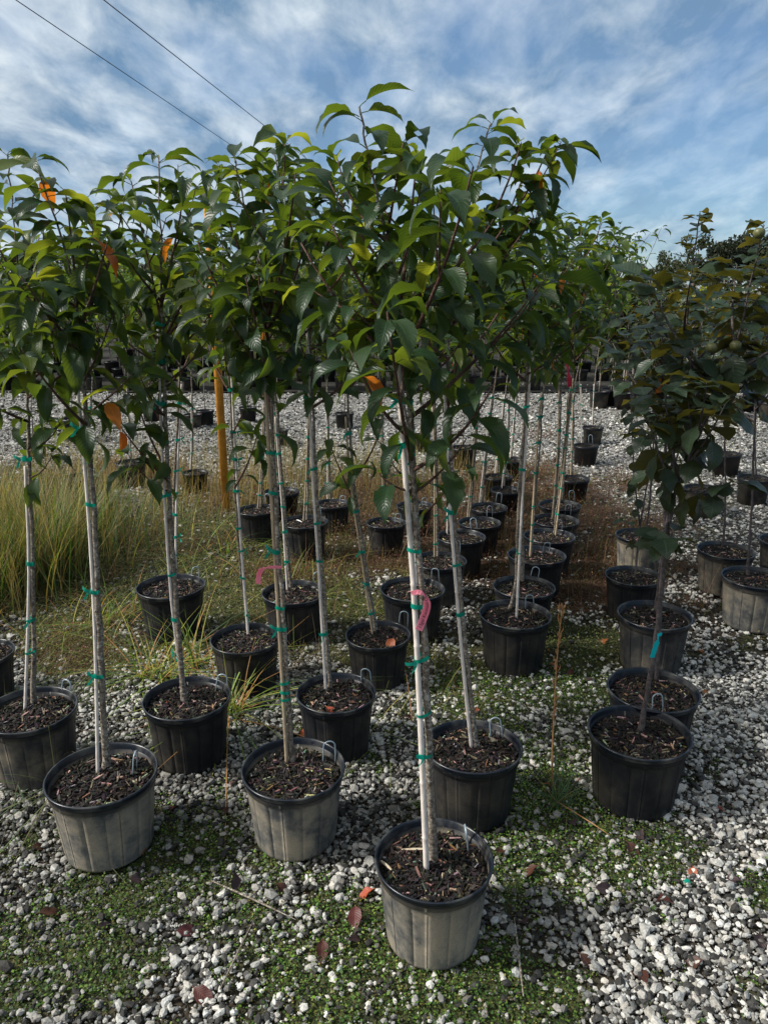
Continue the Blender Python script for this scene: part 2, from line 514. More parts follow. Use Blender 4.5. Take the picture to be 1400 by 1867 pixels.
# ------------------------------------------------------------------ leaf meshes
def leaf_mesh(name, m, Ln=0.15, Wd=0.062, bend=1.2, fold=0.5, wave=0.004, pet=0.03, serr=0.10,
              nseg=11, cols=(-1, -0.5, 0, 0.5, 1), tip=1.0, peak=0.42, petc=True, curl=0.0, seed=0):
    rnd = random.Random(seed)
    v, f, uv = [], [], []
    pb = 0.35
    pts = []
    th = 0.0; p = Vector((0, 0, 0)); npet = 3
    for i in range(npet + 1):
        pts.append((p.copy(), th))
        th -= pb / npet * (1 if pet > 0 else 0)
        p = p + Vector((0, math.cos(th), math.sin(th))) * (pet / npet)
    if petc and pet > 0:
        r = 0.0013
        for (q, t) in pts:
            nrm = Vector((0, -math.sin(t), math.cos(t)))
            for (dx, dz) in ((-r, -r), (r, -r), (0, r)):
                v.append(q + Vector((dx, 0, 0)) + nrm * dz); uv.append((0.5, 0.0))
        for i in range(npet):
            for j in range(3):
                a = i * 3 + j; b = i * 3 + (j + 1) % 3
                f.append((a, b, b + 3, a + 3))
    p, th = pts[-1]
    base = len(v)
    nc = len(cols)
    ph1, ph2 = rnd.uniform(0, 6), rnd.uniform(0, 6)
    sd = rnd.uniform(-0.25, 0.25)
    for i in range(nseg + 1):
        s = i / nseg
        a = (s / peak) if s < peak else 1
        wv = (math.sin(a * PI / 2) ** 0.75 if s < peak else (math.cos((s - peak) / (1 - peak) * PI / 2)) ** (1.0 + 0.35 * tip)) * Wd / 2
        if i == nseg: wv = 0.0004
        if i == 0: wv = 0.0012
        nrm = Vector((0, -math.sin(th), math.cos(th)))
        fo = fold * (1 - 0.45 * s)
        for c in cols:
            ww = wv * (1 - serr * ((i % 2) if abs(c) == 1 else 0))
            x = c * ww * math.cos(fo) + sd * 0.02 * s * s
            z = abs(c) ** 1.3 * ww * math.sin(fo) + wave * abs(c) * math.sin(s * 13 + (ph1 if c > 0 else ph2)) * math.sin(PI * s)
            z -= curl * (abs(c) ** 2.5) * ww
            v.append(p + Vector((x, 0, 0)) + nrm * z)
            uv.append((0.5 + c * 0.5, s))
        th -= bend / nseg * (0.7 + 0.6 * s)
        p = p + Vector((0, math.cos(th), math.sin(th))) * (Ln / nseg)
    for i in range(nseg):
        for j in range(nc - 1):
            a = base + i * nc + j
            f.append((a, a + 1, a + 1 + nc, a + nc))
    me = bpy.data.meshes.new(name)
    me.from_pydata([tuple(q) for q in v], [], f)
    ul = me.uv_layers.new(name='UVMap')
    data = []
    for poly in f:
        for vi in poly: data.extend(uv[vi])
    ul.data.foreach_set('uv', data)
    me.materials.append(m)
    me.shade_smooth()
    me.update()
    return me


def cherry_set(m, k=10):
    out = []
    for i in range(k):
        out.append(leaf_mesh('cherry_leaf', m, Ln=0.140 + 0.042 * random.random(), Wd=0.060 + 0.018 * random.random(), bend=0.85 + 1.25 * (i / k),
                             fold=random.uniform(0.25, 0.75), wave=random.uniform(0.002, 0.007), pet=0.028, seed=i))
    return out


LV = cherry_set(M_LEAF, 12)
LVO = cherry_set(M_LEAF_O, 3)
LVB = cherry_set(M_LEAF_B, 4)
LVL = [leaf_mesh('cherry_leaf_simple', M_LEAF, Ln=0.14, Wd=0.062, bend=b, fold=0.5, nseg=6, cols=(-1, 0, 1), serr=0.0, petc=False, pet=0.03, seed=i)
       for i, b in enumerate((0.8, 1.2, 1.6, 2.0))]
LVLY = [leaf_mesh('lime_leaf_simple', M_LEAF_Y, Ln=0.14, Wd=0.062, bend=b, fold=0.5, nseg=6, cols=(-1, 0, 1), serr=0.0, petc=False, pet=0.03, seed=i)
        for i, b in enumerate((0.8, 1.4))]
RND = [leaf_mesh('round_leaf', M_LEAF_R, Ln=0.088 + 0.02 * random.random(), Wd=0.066 + 0.016 * random.random(), bend=0.2 + 0.9 * (i / 8), fold=random.uniform(0.1, 0.4),
                 wave=random.uniform(0.002, 0.006), pet=0.024, serr=0.05, tip=0.1, peak=0.40, curl=random.uniform(-0.1, 0.25), seed=20 + i) for i in range(8)]
RNDO = [leaf_mesh('round_orange_leaf', M_LEAF_O, Ln=0.09, Wd=0.065, bend=0.9, fold=0.5, tip=0.1, serr=0.04, pet=0.02, seed=5)]


def leaf_matrix(p, az, pitch, roll, s):
    return (Matrix.Translation(p) @ Matrix.Rotation(az, 4, 'Z') @ Matrix.Rotation(pitch, 4, 'X')
            @ Matrix.Rotation(roll, 4, 'Y') @ Matrix.Scale(s, 4))


# ------------------------------------------------------------------ pot meshes
RT, RBm, PH = 0.210, 0.172, 0.34


def build_pots():
    prof = [(0.0, 0.004, 0), (RBm - 0.015, 0.0, 0), (RBm - 0.003, 0.008, 0), (RBm, 0.02, 1)]
    for i in range(1, 7):
        z = 0.02 + (PH - 0.075) * i / 6
        prof.append((RBm + (RT - 0.012 - RBm) * (i / 6), z, 1))
    prof += [(RT - 0.011, PH - 0.052, 0), (RT - 0.005, PH - 0.048, 0), (RT - 0.0035, PH - 0.030, 0), (RT - 0.002, PH - 0.024, 0)]
    prof += [(RT - 0.011, PH - 0.024, 0), (RT - 0.014, PH - 0.075, 0)]
    v, f = lathe(prof, 84, 17)
    bodies = []
    for mm in (M_POT_D, M_POT_M, M_POT_B):
        mb = MB(); mb.v, mb.f = v, f
        bodies.append(mb.mesh('pot_body', mm))
    pr = [(RT - 0.0095, PH - 0.024, 0), (RT - 0.001, PH - 0.0245, 0), (RT + 0.001, PH - 0.020, 0), (RT + 0.0005, PH - 0.012, 0), (RT + 0.005, PH - 0.009, 0), (RT + 0.0065, PH - 0.003, 0),
          (RT + 0.004, PH + 0.001, 0), (RT - 0.001, PH + 0.001, 0), (RT - 0.0035, PH - 0.003, 0), (RT - 0.006, PH - 0.012, 0), (RT - 0.0095, PH - 0.0235, 0)]
    v, f = lathe(pr, 72)
    mb = MB(); mb.v, mb.f = v, f
    rim = mb.mesh('pot_rim', M_RIM)
    sim = MB()
    sim.v, sim.f = lathe([(0.0, 0.0, 0), (RBm, 0.0, 0), (RT - 0.012, PH - 0.05, 0), (RT - 0.002, PH - 0.045, 0), (RT + 0.004, PH, 0), (RT - 0.004, PH, 0), (RT - 0.02, PH - 0.06, 0)], 28)
    far = [sim.mesh('far_pot_body', mm) for mm in (M_POT_M, M_POT_B)]
    return bodies, rim, far


POT, RIM, POTFAR = build_pots()
zs = PH - 0.045   # mulch level


def build_mulch(n, seed, big=1.0):
    r = np.random.default_rng(seed)
    mb = MB()
    rr, seg, ring = RT - 0.0135, 36, 6
    mb.v.append(Vector((0, 0, zs)))
    for i in range(1, ring + 1):
        for j in range(seg):
            t = 2 * PI * j / seg; q = rr * i / ring
            mb.v.append(Vector((q * math.cos(t), q * math.sin(t), zs - (0.006 if i == ring else 0) + 0.006 * noise.noise(Vector((q * math.cos(t) * 20, q * math.sin(t) * 20, seed))))))
    for j in range(seg):
        mb.f.append((0, 1 + j, 1 + (j + 1) % seg)); mb.col.append((0.018, 0.013, 0.01))
    for i in range(ring - 1):
        for j in range(seg):
            a = 1 + i * seg + j; b = 1 + i * seg + (j + 1) % seg
            mb.f.append((a, a + seg, b + seg, b)); mb.col.append((0.018, 0.013, 0.01))
    box = [(0, 1, 2, 3), (7, 6, 5, 4), (0, 4, 5, 1), (1, 5, 6, 2), (2, 6, 7, 3), (3, 7, 4, 0)]
    for k in range(n):
        q = math.sqrt(r.random()) * (rr - 0.012); t = r.random() * 2 * PI
        l = r.uniform(0.005, 0.021) * big; wd = r.uniform(0.002, 0.007) * big; h = r.uniform(0.0015, 0.004)
        pale = r.random()
        c = (0.48, 0.41, 0.31) if pale > 0.96 else (0.22, 0.16, 0.10) if pale > 0.88 else (0.040, 0.029, 0.023) if pale > 0.55 else (0.012, 0.010, 0.009)
        if pale > 0.86: l *= 1.15; wd *= 0.6
        c = tuple(x * r.uniform(0.6, 1.3) for x in c)
        M = Matrix.Translation((q * math.cos(t), q * math.sin(t), zs + r.uniform(0.001, 0.012))) @ Matrix.Rotation(r.random() * 6.3, 4, 'Z') @ Matrix.Rotation(r.normal(0, 0.3), 4, 'X') @ Matrix.Rotation(r.normal(0, 0.3), 4, 'Y')
        b0 = len(mb.v)
        tp = r.uniform(0.4, 1)
        for z in (-h, h):
            for (x, y) in ((-l, -wd * tp), (l, -wd * r.uniform(0.3, 1)), (l, wd * tp), (-l, wd)):
                mb.v.append(M @ Vector((x, y, z)))
        for b in box:
            mb.f.append(tuple(b0 + i for i in b)[::-1]); mb.col.append(c)
    return mb.mesh('mulch', M_CHIP, smooth=False)


MULCH = [build_mulch(900, s) for s in (1, 2, 3)]
MULCHF = build_mulch(120, 9, 1.3)

# hook (wire hoop that pins the drip line)
mb = MB()
pts = [Vector((-0.026, 0, -0.03)), Vector((-0.027, 0, 0.04)), Vector((-0.026, 0, 0.075))]
for i in range(1, 8):
    a = PI - PI * i / 8
    pts.append(Vector((0.026 * math.cos(a), 0, 0.08 + 0.024 * math.sin(a))))
pts += [Vector((0.026, 0, 0.075)), Vector((0.028, 0, 0.04)), Vector((0.029, 0, -0.03))]
mb.tube(pts, 0.0034, 8)
HOOK = mb.mesh('hook', M_HOOK)

# tie band around stem and cane: a closed loop in the XZ sense, made at unit size
def tie_mesh(tail):
    mb = MB()
    n = 20
    for z in (-0.5, 0.5):
        for j in range(n):
            t = 2 * PI * j / n
            mb.v.append(Vector((math.cos(t) * (abs(math.cos(t)) ** -0.25 if abs(math.cos(t)) > 0.3 else 1.0) * 0.92, math.sin(t), z + 0.12 * math.sin(t + 0.5))))
    for j in range(n):
        mb.f.append((j, (j + 1) % n, n + (j + 1) % n, n + j))
    if tail:
        for (dx, dz, k) in (((-1.3, 0.9, 0), (-0.75, -2.2, 1)) if tail == 1 else ((-1.15, -1.4, 0),)):
            P, S = [], []
            for i in range(5):
                s = i / 4
                P.append(Vector((-0.85 + dx * s, -1.0 - 0.35 * math.sin(s * 3), dz * s ** 1.2)))
                S.append(Vector((0.0, 0.1, 0.38)) if k == 0 else Vector((0.24, 0.05, 0.12)))
            mb.strip(P, S)
    return mb.mesh('tie', M_TAPE)


TIES = [tie_mesh(0), tie_mesh(1), tie_mesh(2)]
POTS_AT = []      # (x, y, r) used to keep gravel out of the pots


def bez(a, b, c, n):
    return [a * (1 - t) ** 2 + b * 2 * t * (1 - t) + c * t * t for t in [i / n for i in range(n + 1)]]


def smooth_path(P, sub=5):
    out = []
    for i in range(len(P) - 1):
        p0 = P[max(0, i - 1)]; p1 = P[i]; p2 = P[i + 1]; p3 = P[min(len(P) - 1, i + 2)]
        for k in range(sub):
            t = k / sub
            out.append(0.5 * ((2 * p1) + (p2 - p0) * t + (2 * p0 - 5 * p1 + 4 * p2 - p3) * t * t + (3 * p1 - p0 - 3 * p2 + p3) * t ** 3))
    out.append(P[-1].copy())
    return out


def interp(path, z):
    for a, b in zip(path[:-1], path[1:]):
        if a.z <= z <= b.z:
            return a.lerp(b, (z - a.z) / max(1e-6, b.z - a.z))
    return (path[0] if z < path[0].z else path[-1]).copy()


LEAFCOUNT = [0]


def potted_tree(pot, stem, label, kind='cherry', dusty=1, stake=None, ties=None, hook=0.6, branches=(), nbr=6, R0=0.42, h0=1.45,
                leafmax=212, cane=0, cr=0.0085, tr=0.0120, spacing=0.033, cat='potted tree', group='potted trees on the gravel', tags=(),
                leafscale=1.0, low=False, orange=0.01, hookpx=None, lowp=0.0, flare=1.35):
    rnd = random.Random(hash((pot[0], pot[1])) & 0xffff)
    cx, cy, wpx = pot
    c = G(cx, cy, PH)
    pred = 2 * RT * F / (c.y * CP + (H - PH) * SP)
    sc = max(0.72, min(1.08, wpx / pred))
    c = G(cx, cy, PH * sc)
    root = empty('potted_tree', (c.x, c.y, 0))
    tag(root, label, cat, group)
    POTS_AT.append((c.x, c.y, RBm * sc))
    o3 = Vector((c.x, c.y, 0))
    az0 = rnd.random() * 6.28
    far = c.y > 7.5
    MR = Matrix.Rotation(az0, 4, 'Z') @ Matrix.Diagonal((sc * rnd.uniform(.975, 1.02), sc * rnd.uniform(.98, 1.025), sc * rnd.uniform(.98, 1.01), 1))
    if far:
        link('pot', POTFAR[1 if dusty == 2 else 0], root, MR)
        ml = link('mulch', MULCHF, root, Matrix.Rotation(az0, 4, 'Z') @ Matrix.Scale(sc, 4)); ml['kind'] = 'stuff'
    else:
        tilt = Matrix.Rotation(rnd.uniform(-0.015, 0.015), 4, 'X')
        p = link('pot', POT[dusty], root, MR)
        link('rim', RIM, p)
        ml = link('mulch', MULCH[rnd.randrange(3)], root, MR); ml['kind'] = 'stuff'
    # stem
    P = [atY(x, y, c.y) - o3 for (x, y) in stem]
    dY = rnd.uniform(-0.05, 0.05)
    b0 = P[0].copy(); b0.z = zs * sc - 0.02
    # base pixel gives a point on the mulch
    g0 = G(stem[0][0], stem[0][1], zs * sc) - o3
    P[0] = Vector((g0.x, g0.y, zs * sc - 0.015))
    for i in range(1, len(P)):
        P[i].y = g0.y * (1 - i / len(P)) + dY * i / len(P)
    # keep the picture position after the shift in depth
    for i in range(1, len(P)):
        Y = P[i].y + c.y
        P[i] = atY(stem[i][0], stem[i][1], Y) - o3
    S = smooth_path(P, 7)
    S = S[:1] + [S[0] + (S[1] - S[0]) * 0.3] + S[1:]
    zt = S[-1].z
    htot = zt - S[0].z
    rad = []
    for q in S:
        h = (q.z - S[0].z) / htot
        r = tr * (flare if h < 0.008 else 1 + (flare - 1) * 0.85 if h < 0.02 else 1 + (flare - 1) * 0.3 if h < 0.05 else 1.0) * (1 - 0.35 * min(1, h / 0.6))
        if h > 0.55: r = tr * 0.65 * (1 - 0.8 * (h - 0.55) / 0.45)
        rad.append(max(0.003, r * (1 + 0.10 * rnd.uniform(-1, 1))))
    for i in range(2, len(S) - 1):
        S[i] = S[i] + Vector((rnd.uniform(-.004, .004), rnd.uniform(-.004, .004), 0))
    mb = MB(); mb.tube(S, rad, 10 if not far else 6)
    for kz in range(5 if not far else 0):
        i = rnd.randrange(2, max(3, int(len(S) * 0.5)))
        a = rnd.random() * 6.28; d = Vector((math.cos(a), math.sin(a), 0.35))
        mb.tube([S[i], S[i] + d * rad[i] * 0.95, S[i] + d * rad[i] * 1.35], [rad[i] * 0.55, rad[i] * 0.42, rad[i] * 0.2], 6)
    link('trunk', mb.mesh('trunk', M_BARK_R if kind == 'round' else M_BARK), root)
    # cane
    ztop = None
    if stake:
        s0 = G(stake[0][0], stake[0][1], zs * sc) - o3
        s0 = Vector((s0.x, s0.y, zs * sc - 0.02))
        Q = [s0]
        sgn = -1 if stake[0][0] < stem[0][0] else 1
        if c.y < 4.5: s0.x = S[0].x + sgn * (cr + tr) * 1.05
        for (x, y) in stake[1:]:
            q = atY(x, y, c.y + s0.y) - o3
            ref = interp(S, q.z)
            yy = ref.y - 0.004
            q = atY(x, y, c.y + yy) - o3
            q.x = ref.x + sgn * (cr + tr * 0.9) * 0.96
            Q.append(q)
        mb = MB()
        pp, rr2 = [], []
        tot = 0
        QS = smooth_path(Q, 3) if len(Q) > 2 else Q
        length = sum((QS[i + 1] - QS[i]).length for i in range(len(QS) - 1))
        stepn = int(length / 0.045)
        acc = 0.0
        cum = [0.0]
        for i in range(len(QS) - 1): cum.append(cum[-1] + (QS[i + 1] - QS[i]).length)
        node = rnd.uniform(0.12, 0.2)
        ss = [i * length / stepn for i in range(stepn + 1)]
        nodes = []
        while node < length:
            nodes.append(node); node += rnd.uniform(0.2, 0.28)
        allp = sorted([(a, 1.0) for a in ss if all(abs(a - n_) > 0.012 for n_ in nodes)] + [(n_ + d, r_) for n_ in nodes for d, r_ in ((-0.006, 0.98), (0, 1.16), (0.006, 0.98)) if 0 < n_ + d < length])
        for a, r_ in allp:
            i = max(j for j in range(len(cum)) if cum[j] <= a + 1e-9); i = min(i, len(QS) - 2)
            pp.append(QS[i].lerp(QS[i + 1], (a - cum[i]) / max(1e-6, cum[i + 1] - cum[i]))); rr2.append(cr * r_ * (1 - 0.18 * a / length))
        mb.tube(pp, rr2, 9)
        link('stake', mb.mesh('stake', M_BAMBOO if cane == 0 else M_BAMBOO2), root)
        ztop = QS[-1].z
        zt_list = []
        if ties:
            for y in ties:
                zt_list.append((atY(stake[0][0], y, c.y) - o3).z)
        else:
            z = S[0].z + rnd.uniform(0.12, 0.25)
            while z < ztop:
                zt_list.append(z); z += rnd.uniform(0.11, 0.27)
        for z in zt_list:
            a = interp(S, z); b = interp(QS, z)
            mid = (a + b) / 2
            dv = Vector((a.x - b.x, a.y - b.y, 0))
            half = dv.length / 2 + cr + 0.004
            ang = math.atan2(dv.y, dv.x)
            M = (Matrix.Translation(mid) @ Matrix.Rotation(ang, 4, 'Z') @ Matrix.Rotation(rnd.uniform(-0.28, 0.28), 4, 'Y') @ Matrix.Diagonal((half, max(cr, tr) + 0.003, rnd.uniform(0.011, 0.020), 1)))
            k = rnd.choices((0, 1, 2), (5, 3, 2))[0]
            link('tie', TIES[k], root, M)
    # hook
    if hook is not None:
        if hookpx:
            hp = G(hookpx[0], hookpx[1], zs * sc) - o3
        else:
            a = R(38) if hook > 0 else R(140)
            hp = Vector((math.cos(a) * 0.155, math.sin(a) * 0.12, 0)) * sc
        hm = (Matrix.Translation((hp.x, hp.y, zs * sc)) @ Matrix.Rotation(rnd.uniform(-0.5, 0.5) + (1.2 if hook == 2 else 0), 4, 'Z')
              @ Matrix.Rotation(rnd.uniform(-0.15, 0.15), 4, 'X') @ Matrix.Rotation(rnd.uniform(-0.12, 0.2), 4, 'Y'))
        link('hook', HOOK, root, hm)
    # branches
    h0 += 0.07 if kind == 'round' else 0.16
    shoots = []
    top = [q for q in S if q.z > h0]
    if len(top) >= 2:
        shoots.append((top, True))
    BR = []
    for (sy, tx, ty, dd) in branches:
        a = interp(S, (atY(stem[1][0], sy, c.y) - o3).z)
        b = atY(tx, ty, c.y + dd) - o3
        BR.append((a, b))
    for k in range(nbr):
        z = h0 + (zt - h0) * (0.02 + 0.55 * (k + rnd.random() * 0.7) / max(1, nbr))
        a = interp(S, z)
        az = k * 2.4 + rnd.uniform(-0.4, 0.4) + az0
        rr = R0 * rnd.uniform(0.6, 1.05) * (1.0 if not low else 1.0)
        up = rr * rnd.uniform(0.7, 1.5)
        up = min(up, zt - z - 0.08)
        BR.append((a, a + Vector((math.cos(az) * rr, math.sin(az) * rr, max(0.05, up)))))
    for k, (a, b) in enumerate(BR):
        d = b - a
        mdl = a + Vector((d.x * 0.62, d.y * 0.62, d.z * 0.40)) + Vector((rnd.uniform(-.02, .02), rnd.uniform(-.02, .02), rnd.uniform(-.02, .02)))
        pth = bez(a, mdl, b, 8)
        r0 = 0.0075 if d.length > 0.35 else 0.0055
        mb = MB(); mb.tube(pth, [r0 * (1 - 0.7 * i / 8) for i in range(9)], 6)
        link('branch', mb.mesh('branch', M_BARK_R if kind == 'round' else M_TWIG), root)
        shoots.append((pth, False))
        if d.length > 0.5 and kind == 'cherry':
            a2 = pth[4]; d2 = Vector((rnd.uniform(-.2, .2), rnd.uniform(-.2, .2), rnd.uniform(0.12, 0.28)))
            pth2 = bez(a2, a2 + Vector((d2.x * .6, d2.y * .6, d2.z * .4)), a2 + d2, 5)
            mb = MB(); mb.tube(pth2, [0.0042 * (1 - 0.6 * i / 5) for i in range(6)], 5)
            link('branch', mb.mesh('branch', M_TWIG), root)
            shoots.append((pth2, False))
    # leaves
    leaves = []
    for (pth, lead) in shoots:
        ln = [0.0]
        for i in range(len(pth) - 1): ln.append(ln[-1] + (pth[i + 1] - pth[i]).length)
        tot = ln[-1]
        s = 0.05 if not lead else 0.02
        ph = rnd.random() * 6.28
        while s <= tot:
            i = max(j for j in range(len(ln)) if ln[j] <= s); i = min(i, len(pth) - 2)
            q = pth[i].lerp(pth[i + 1], (s - ln[i]) / max(1e-6, ln[i + 1] - ln[i]))
            ph += 2.4 + rnd.uniform(-0.35, 0.35)
            f = s / tot
            leaves.append((q, ph, f, lead))
            s += spacing * (1.15 - 0.5 * f) * rnd.uniform(0.75, 1.25) * (0.5 if kind == 'round' and lead and f > 0.6 else 1)
        for _ in range(3):
            leaves.append((pth[-1] - Vector((0, 0, 0.012 * _)), ph + _ * 1.9, 1.3 if _ < 2 else 0.95, lead))
    if lowp:
        for q in [p_ for p_ in S if p_.z > h0 - 0.5 and p_.z < h0]:
            if rnd.random() < lowp: leaves.append((q, rnd.random() * 6.28, 0.2, False))
    if len(leaves) > leafmax:
        zl = min(q[0].z for q in leaves); zr = max(q[0].z for q in leaves) - zl + 1e-6
        leaves.sort(key=lambda q: rnd.random() - 0.4 * (q[0].z - zl) / zr)
        leaves = leaves[:leafmax]
    for (q, ph, f, lead) in leaves:
        if kind == 'cherry':
            if far:
                me = rnd.choice(LVLY) if rnd.random() < 0.25 else rnd.choice(LVL)
            else:
                me = LV[min(11, max(0, int(rnd.gauss(6, 3.2))))]
            if not far and rnd.random() < 0.09: me = rnd.choice(LVB)
            if rnd.random() < orange * 0.7: me, pitch = rnd.choice(LVO), -0.4
            if f > 1.2: pitch, s_ = rnd.uniform(0.5, 1.2), rnd.uniform(0.5, 0.9)
            else:
                pitch = rnd.uniform(0.25, 0.85) if f > 0.65 else rnd.uniform(-0.35, 0.7)
                s_ = rnd.uniform(0.75, 1.15)
            if me in LVO: pitch, s_ = rnd.uniform(-0.9, 0.1), rnd.uniform(0.6, 0.85)
        else:
            me = rnd.choice(RND)
            if rnd.random() < orange * 0.5: me = RNDO[0]
            pitch = rnd.uniform(0.0, 0.9) if f > 0.6 else rnd.uniform(-0.7, 0.5)
            s_ = rnd.uniform(0.7, 1.15) * (0.72 if lead and f > 0.8 else 1)
        if f < 1.0 and q.z < 1.6: pitch -= 0.3
        link('leaf', me, root, leaf_matrix(q, ph, pitch, rnd.gauss(0, 0.32), s_ * leafscale))
        LEAFCOUNT[0] += 1
    for t in tags: t(root, c, o3, S)
    return root, S, c


# ------------------------------------------------------------------ tags (flagging ribbons)
def ribbon(root, c, o3, px, width, m, name='tag', yoff=-0.035, side=(0, 0, 1), wrapz=None, tr=0.02, yaw=None):
    P = []
    for i, (x, y) in enumerate(px):
        P.append(atY(x, y, c.y + yoff - 0.01 * math.sin(i)) - o3)
    SP_ = smooth_path(P, 2)
    sides = []
    for i, q in enumerate(SP_):
        a = SP_[max(0, i - 1)]; b = SP_[min(len(SP_) - 1, i + 1)]
        d = (b - a).normalized()
        sdv = d.cross(Vector((0, 1, 0)))
        if sdv.length < 0.1: sdv = Vector((0, 0, 1))
        sdv.normalize()
        sdv = (sdv + Vector((0, 0.25 * math.sin(i * 0.22), 0))).normalized()
        fr = i / len(SP_)
        kink = 0.75 if fr < 0.3 else 0.32 if fr < 0.45 else min(1.25, 0.5 + (fr - 0.42) * 6)
        sides.append(sdv * (width / 2 * kink))
    mb = MB(); mb.strip(SP_, sides)
    o = link(name, mb.mesh(name, m, smooth=False), root)
    sol = o.modifiers.new('thick', 'SOLIDIFY'); sol.thickness = 0.0008
    return o, SP_, sides


def text_on(root_o, SP_, sides, text, size, start, flip=1.0):
    cu = bpy.data.curves.new('lettering', 'FONT')
    cu.body = text; cu.size = size; cu.shear = 0.25
    cu.align_y = 'CENTER'
    to = bpy.data.objects.new('lettering_source', cu)
    C.objects.link(to)
    dg = bpy.context.evaluated_depsgraph_get()
    me = bpy.data.meshes.new_from_object(to.evaluated_get(dg))
    bpy.data.objects.remove(to)
    cum = [0.0]
    for i in range(len(SP_) - 1): cum.append(cum[-1] + (SP_[i + 1] - SP_[i]).length)
    for v in me.vertices:
        s = cum[-1] - start - v.co.x
        s = max(0.0, min(cum[-1] - 1e-5, s))
        i = max(j for j in range(len(cum)) if cum[j] <= s); i = min(i, len(SP_) - 2)
        t = (s - cum[i]) / max(1e-6, cum[i + 1] - cum[i])
        q = SP_[i].lerp(SP_[i + 1], t); w_ = sides[i].lerp(sides[i + 1], t).normalized()
        v.co = q + w_ * (v.co.y * flip) + Vector((0, -0.0022, 0))
    me.materials.clear(); me.materials.append(M_INK)
    o = link('lettering', me, root_o)
    return o


def tag_pink_right(root, c, o3, S):
    o, a, b = ribbon(root, c, o3, [(750, 1082), (762, 1079), (772, 1084), (777, 1092), (778, 1108), (772, 1127), (763, 1149)], 0.0205, M_PINK, yoff=-0.06)
    text_on(o, a, b, '15gal Kwanzan Ch', 0.0165, 0.006, -1.0)


def tag_pink_left(root, c, o3, S):
    ribbon(root, c, o3, [(514, 1034), (500, 1034), (486, 1035), (476, 1040), (472, 1051), (471, 1064)], 0.016, M_PINK, yoff=-0.045)


def tag_cyan(root, c, o3, S):
    ribbon(root, c, o3, [(1206, 1156), (1199, 1158), (1199, 1166), (1194, 1180), (1188, 1199)], 0.020, M_CYAN, yoff=-0.05)


def tag_red(root, c, o3, S):
    ribbon(root, c, o3, [(1036, 650), (1034, 665), (1037, 690), (1038, 705)], 0.03, M_RED, yoff=-0.05)


M_RED = simple('red_flagging', (0.75, 0.03, 0.08), 0.4)

# ------------------------------------------------------------------ the cherry trees
GA = 'tall potted cherry trees tied to canes'
T = potted_tree
T((791, 1563, 213), [(790, 1568), (777, 1250), (758, 950), (739, 660), (712, 480), (674, 300), (655, 195)],
  'frontmost cherry tree in a dusty pot, with a white cane and a long pink ribbon', dusty=0,
  stake=[(771, 1587), (748, 1150), (734, 900), (717, 640)], ties=[732, 808, 1005, 1108, 1205, 1305, 1381], hookpx=(852, 1545), hook=2,
  branches=[(620, 605, 410, -0.12), (560, 900, 400, 0.05), (700, 840, 620, -0.05), (800, 640, 640, -0.18), (860, 900, 700, -0.12), (600, 560, 520, 0.1),
            (900, 690, 860, 0.0), (900, 850, 800, 0.05), (520, 770, 320, -0.06), (500, 600, 330, 0.1), (440, 735, 260, 0.0), (440, 615, 290, 0.05), (560, 860, 560, -0.05), (640, 640, 560, -0.1)],
  nbr=5, h0=1.66, cr=0.0110, tr=0.0155, leafmax=263, group=GA, tags=(tag_pink_right,), orange=0.012)
T((862, 1358, 171), [(868, 1362), (845, 1150), (826, 900), (815, 700), (830, 520), (865, 330), (895, 225)],
  'cherry tree right behind the frontmost one, its trunk swollen at the base', dusty=2,
  stake=[(853, 1364), (834, 1150), (818, 850), (812, 660)], ties=[682, 806, 938, 1035, 1126], hookpx=(905, 1345),
  branches=[(520, 1000, 270, 0.0), (600, 950, 330, 0.12), (600, 790, 360, -0.1), (560, 930, 480, -0.15), (520, 975, 400, 0.1), (480, 950, 260, -0.08)], nbr=5, h0=1.65, R0=0.36, leafmax=189, group=GA, orange=0.015, tr=0.0115, cr=0.0085, flare=2.1)
T((535, 1397, 182), [(533, 1388), (522, 1200), (508, 1000), (491, 650), (478, 500), (440, 350), (428, 290)],
  'cherry tree with a grey speckled trunk and a short pink ribbon curling left', dusty=0,
  stake=[(522, 1392), (510, 1200), (496, 900), (484, 640)], ties=[830, 905, 1014, 1120, 1160, 1262, 1280, 1293], hookpx=(600, 1390),
  branches=[(640, 360, 440, -0.1), (560, 395, 330, 0.05), (560, 520, 262, 0.05), (600, 560, 420, -0.12), (620, 470, 470, -0.2), (560, 480, 330, 0.1), (700, 410, 560, -0.1)], nbr=5, h0=1.6, R0=0.36, leafmax=198, group=GA, tags=(tag_pink_left,), orange=0.01, cane=1, tr=0.0125, cr=0.0085)
T((186, 1408, 191), [(194, 1400), (183, 1150), (170, 900), (154, 700), (140, 560), (110, 420), (62, 290)],
  'cherry tree with a lichen spotted trunk in the dusty pot tilting at the lower left', dusty=0,
  stake=[(186, 1410), (172, 1150), (158, 900), (146, 700)], ties=[788, 928, 1092, 1249], hookpx=(246, 1408), hook=2,
  branches=[(600, 200, 430, -0.08), (560, 60, 480, 0.1), (640, 40, 560, -0.12), (560, 120, 350, 0.1), (700, 210, 560, 0.1), (650, 100, 600, -0.18), (560, 170, 420, 0)], nbr=5, h0=1.6, R0=0.36, leafmax=198, group=GA, orange=0.03, tr=0.0150, cr=0.0080)
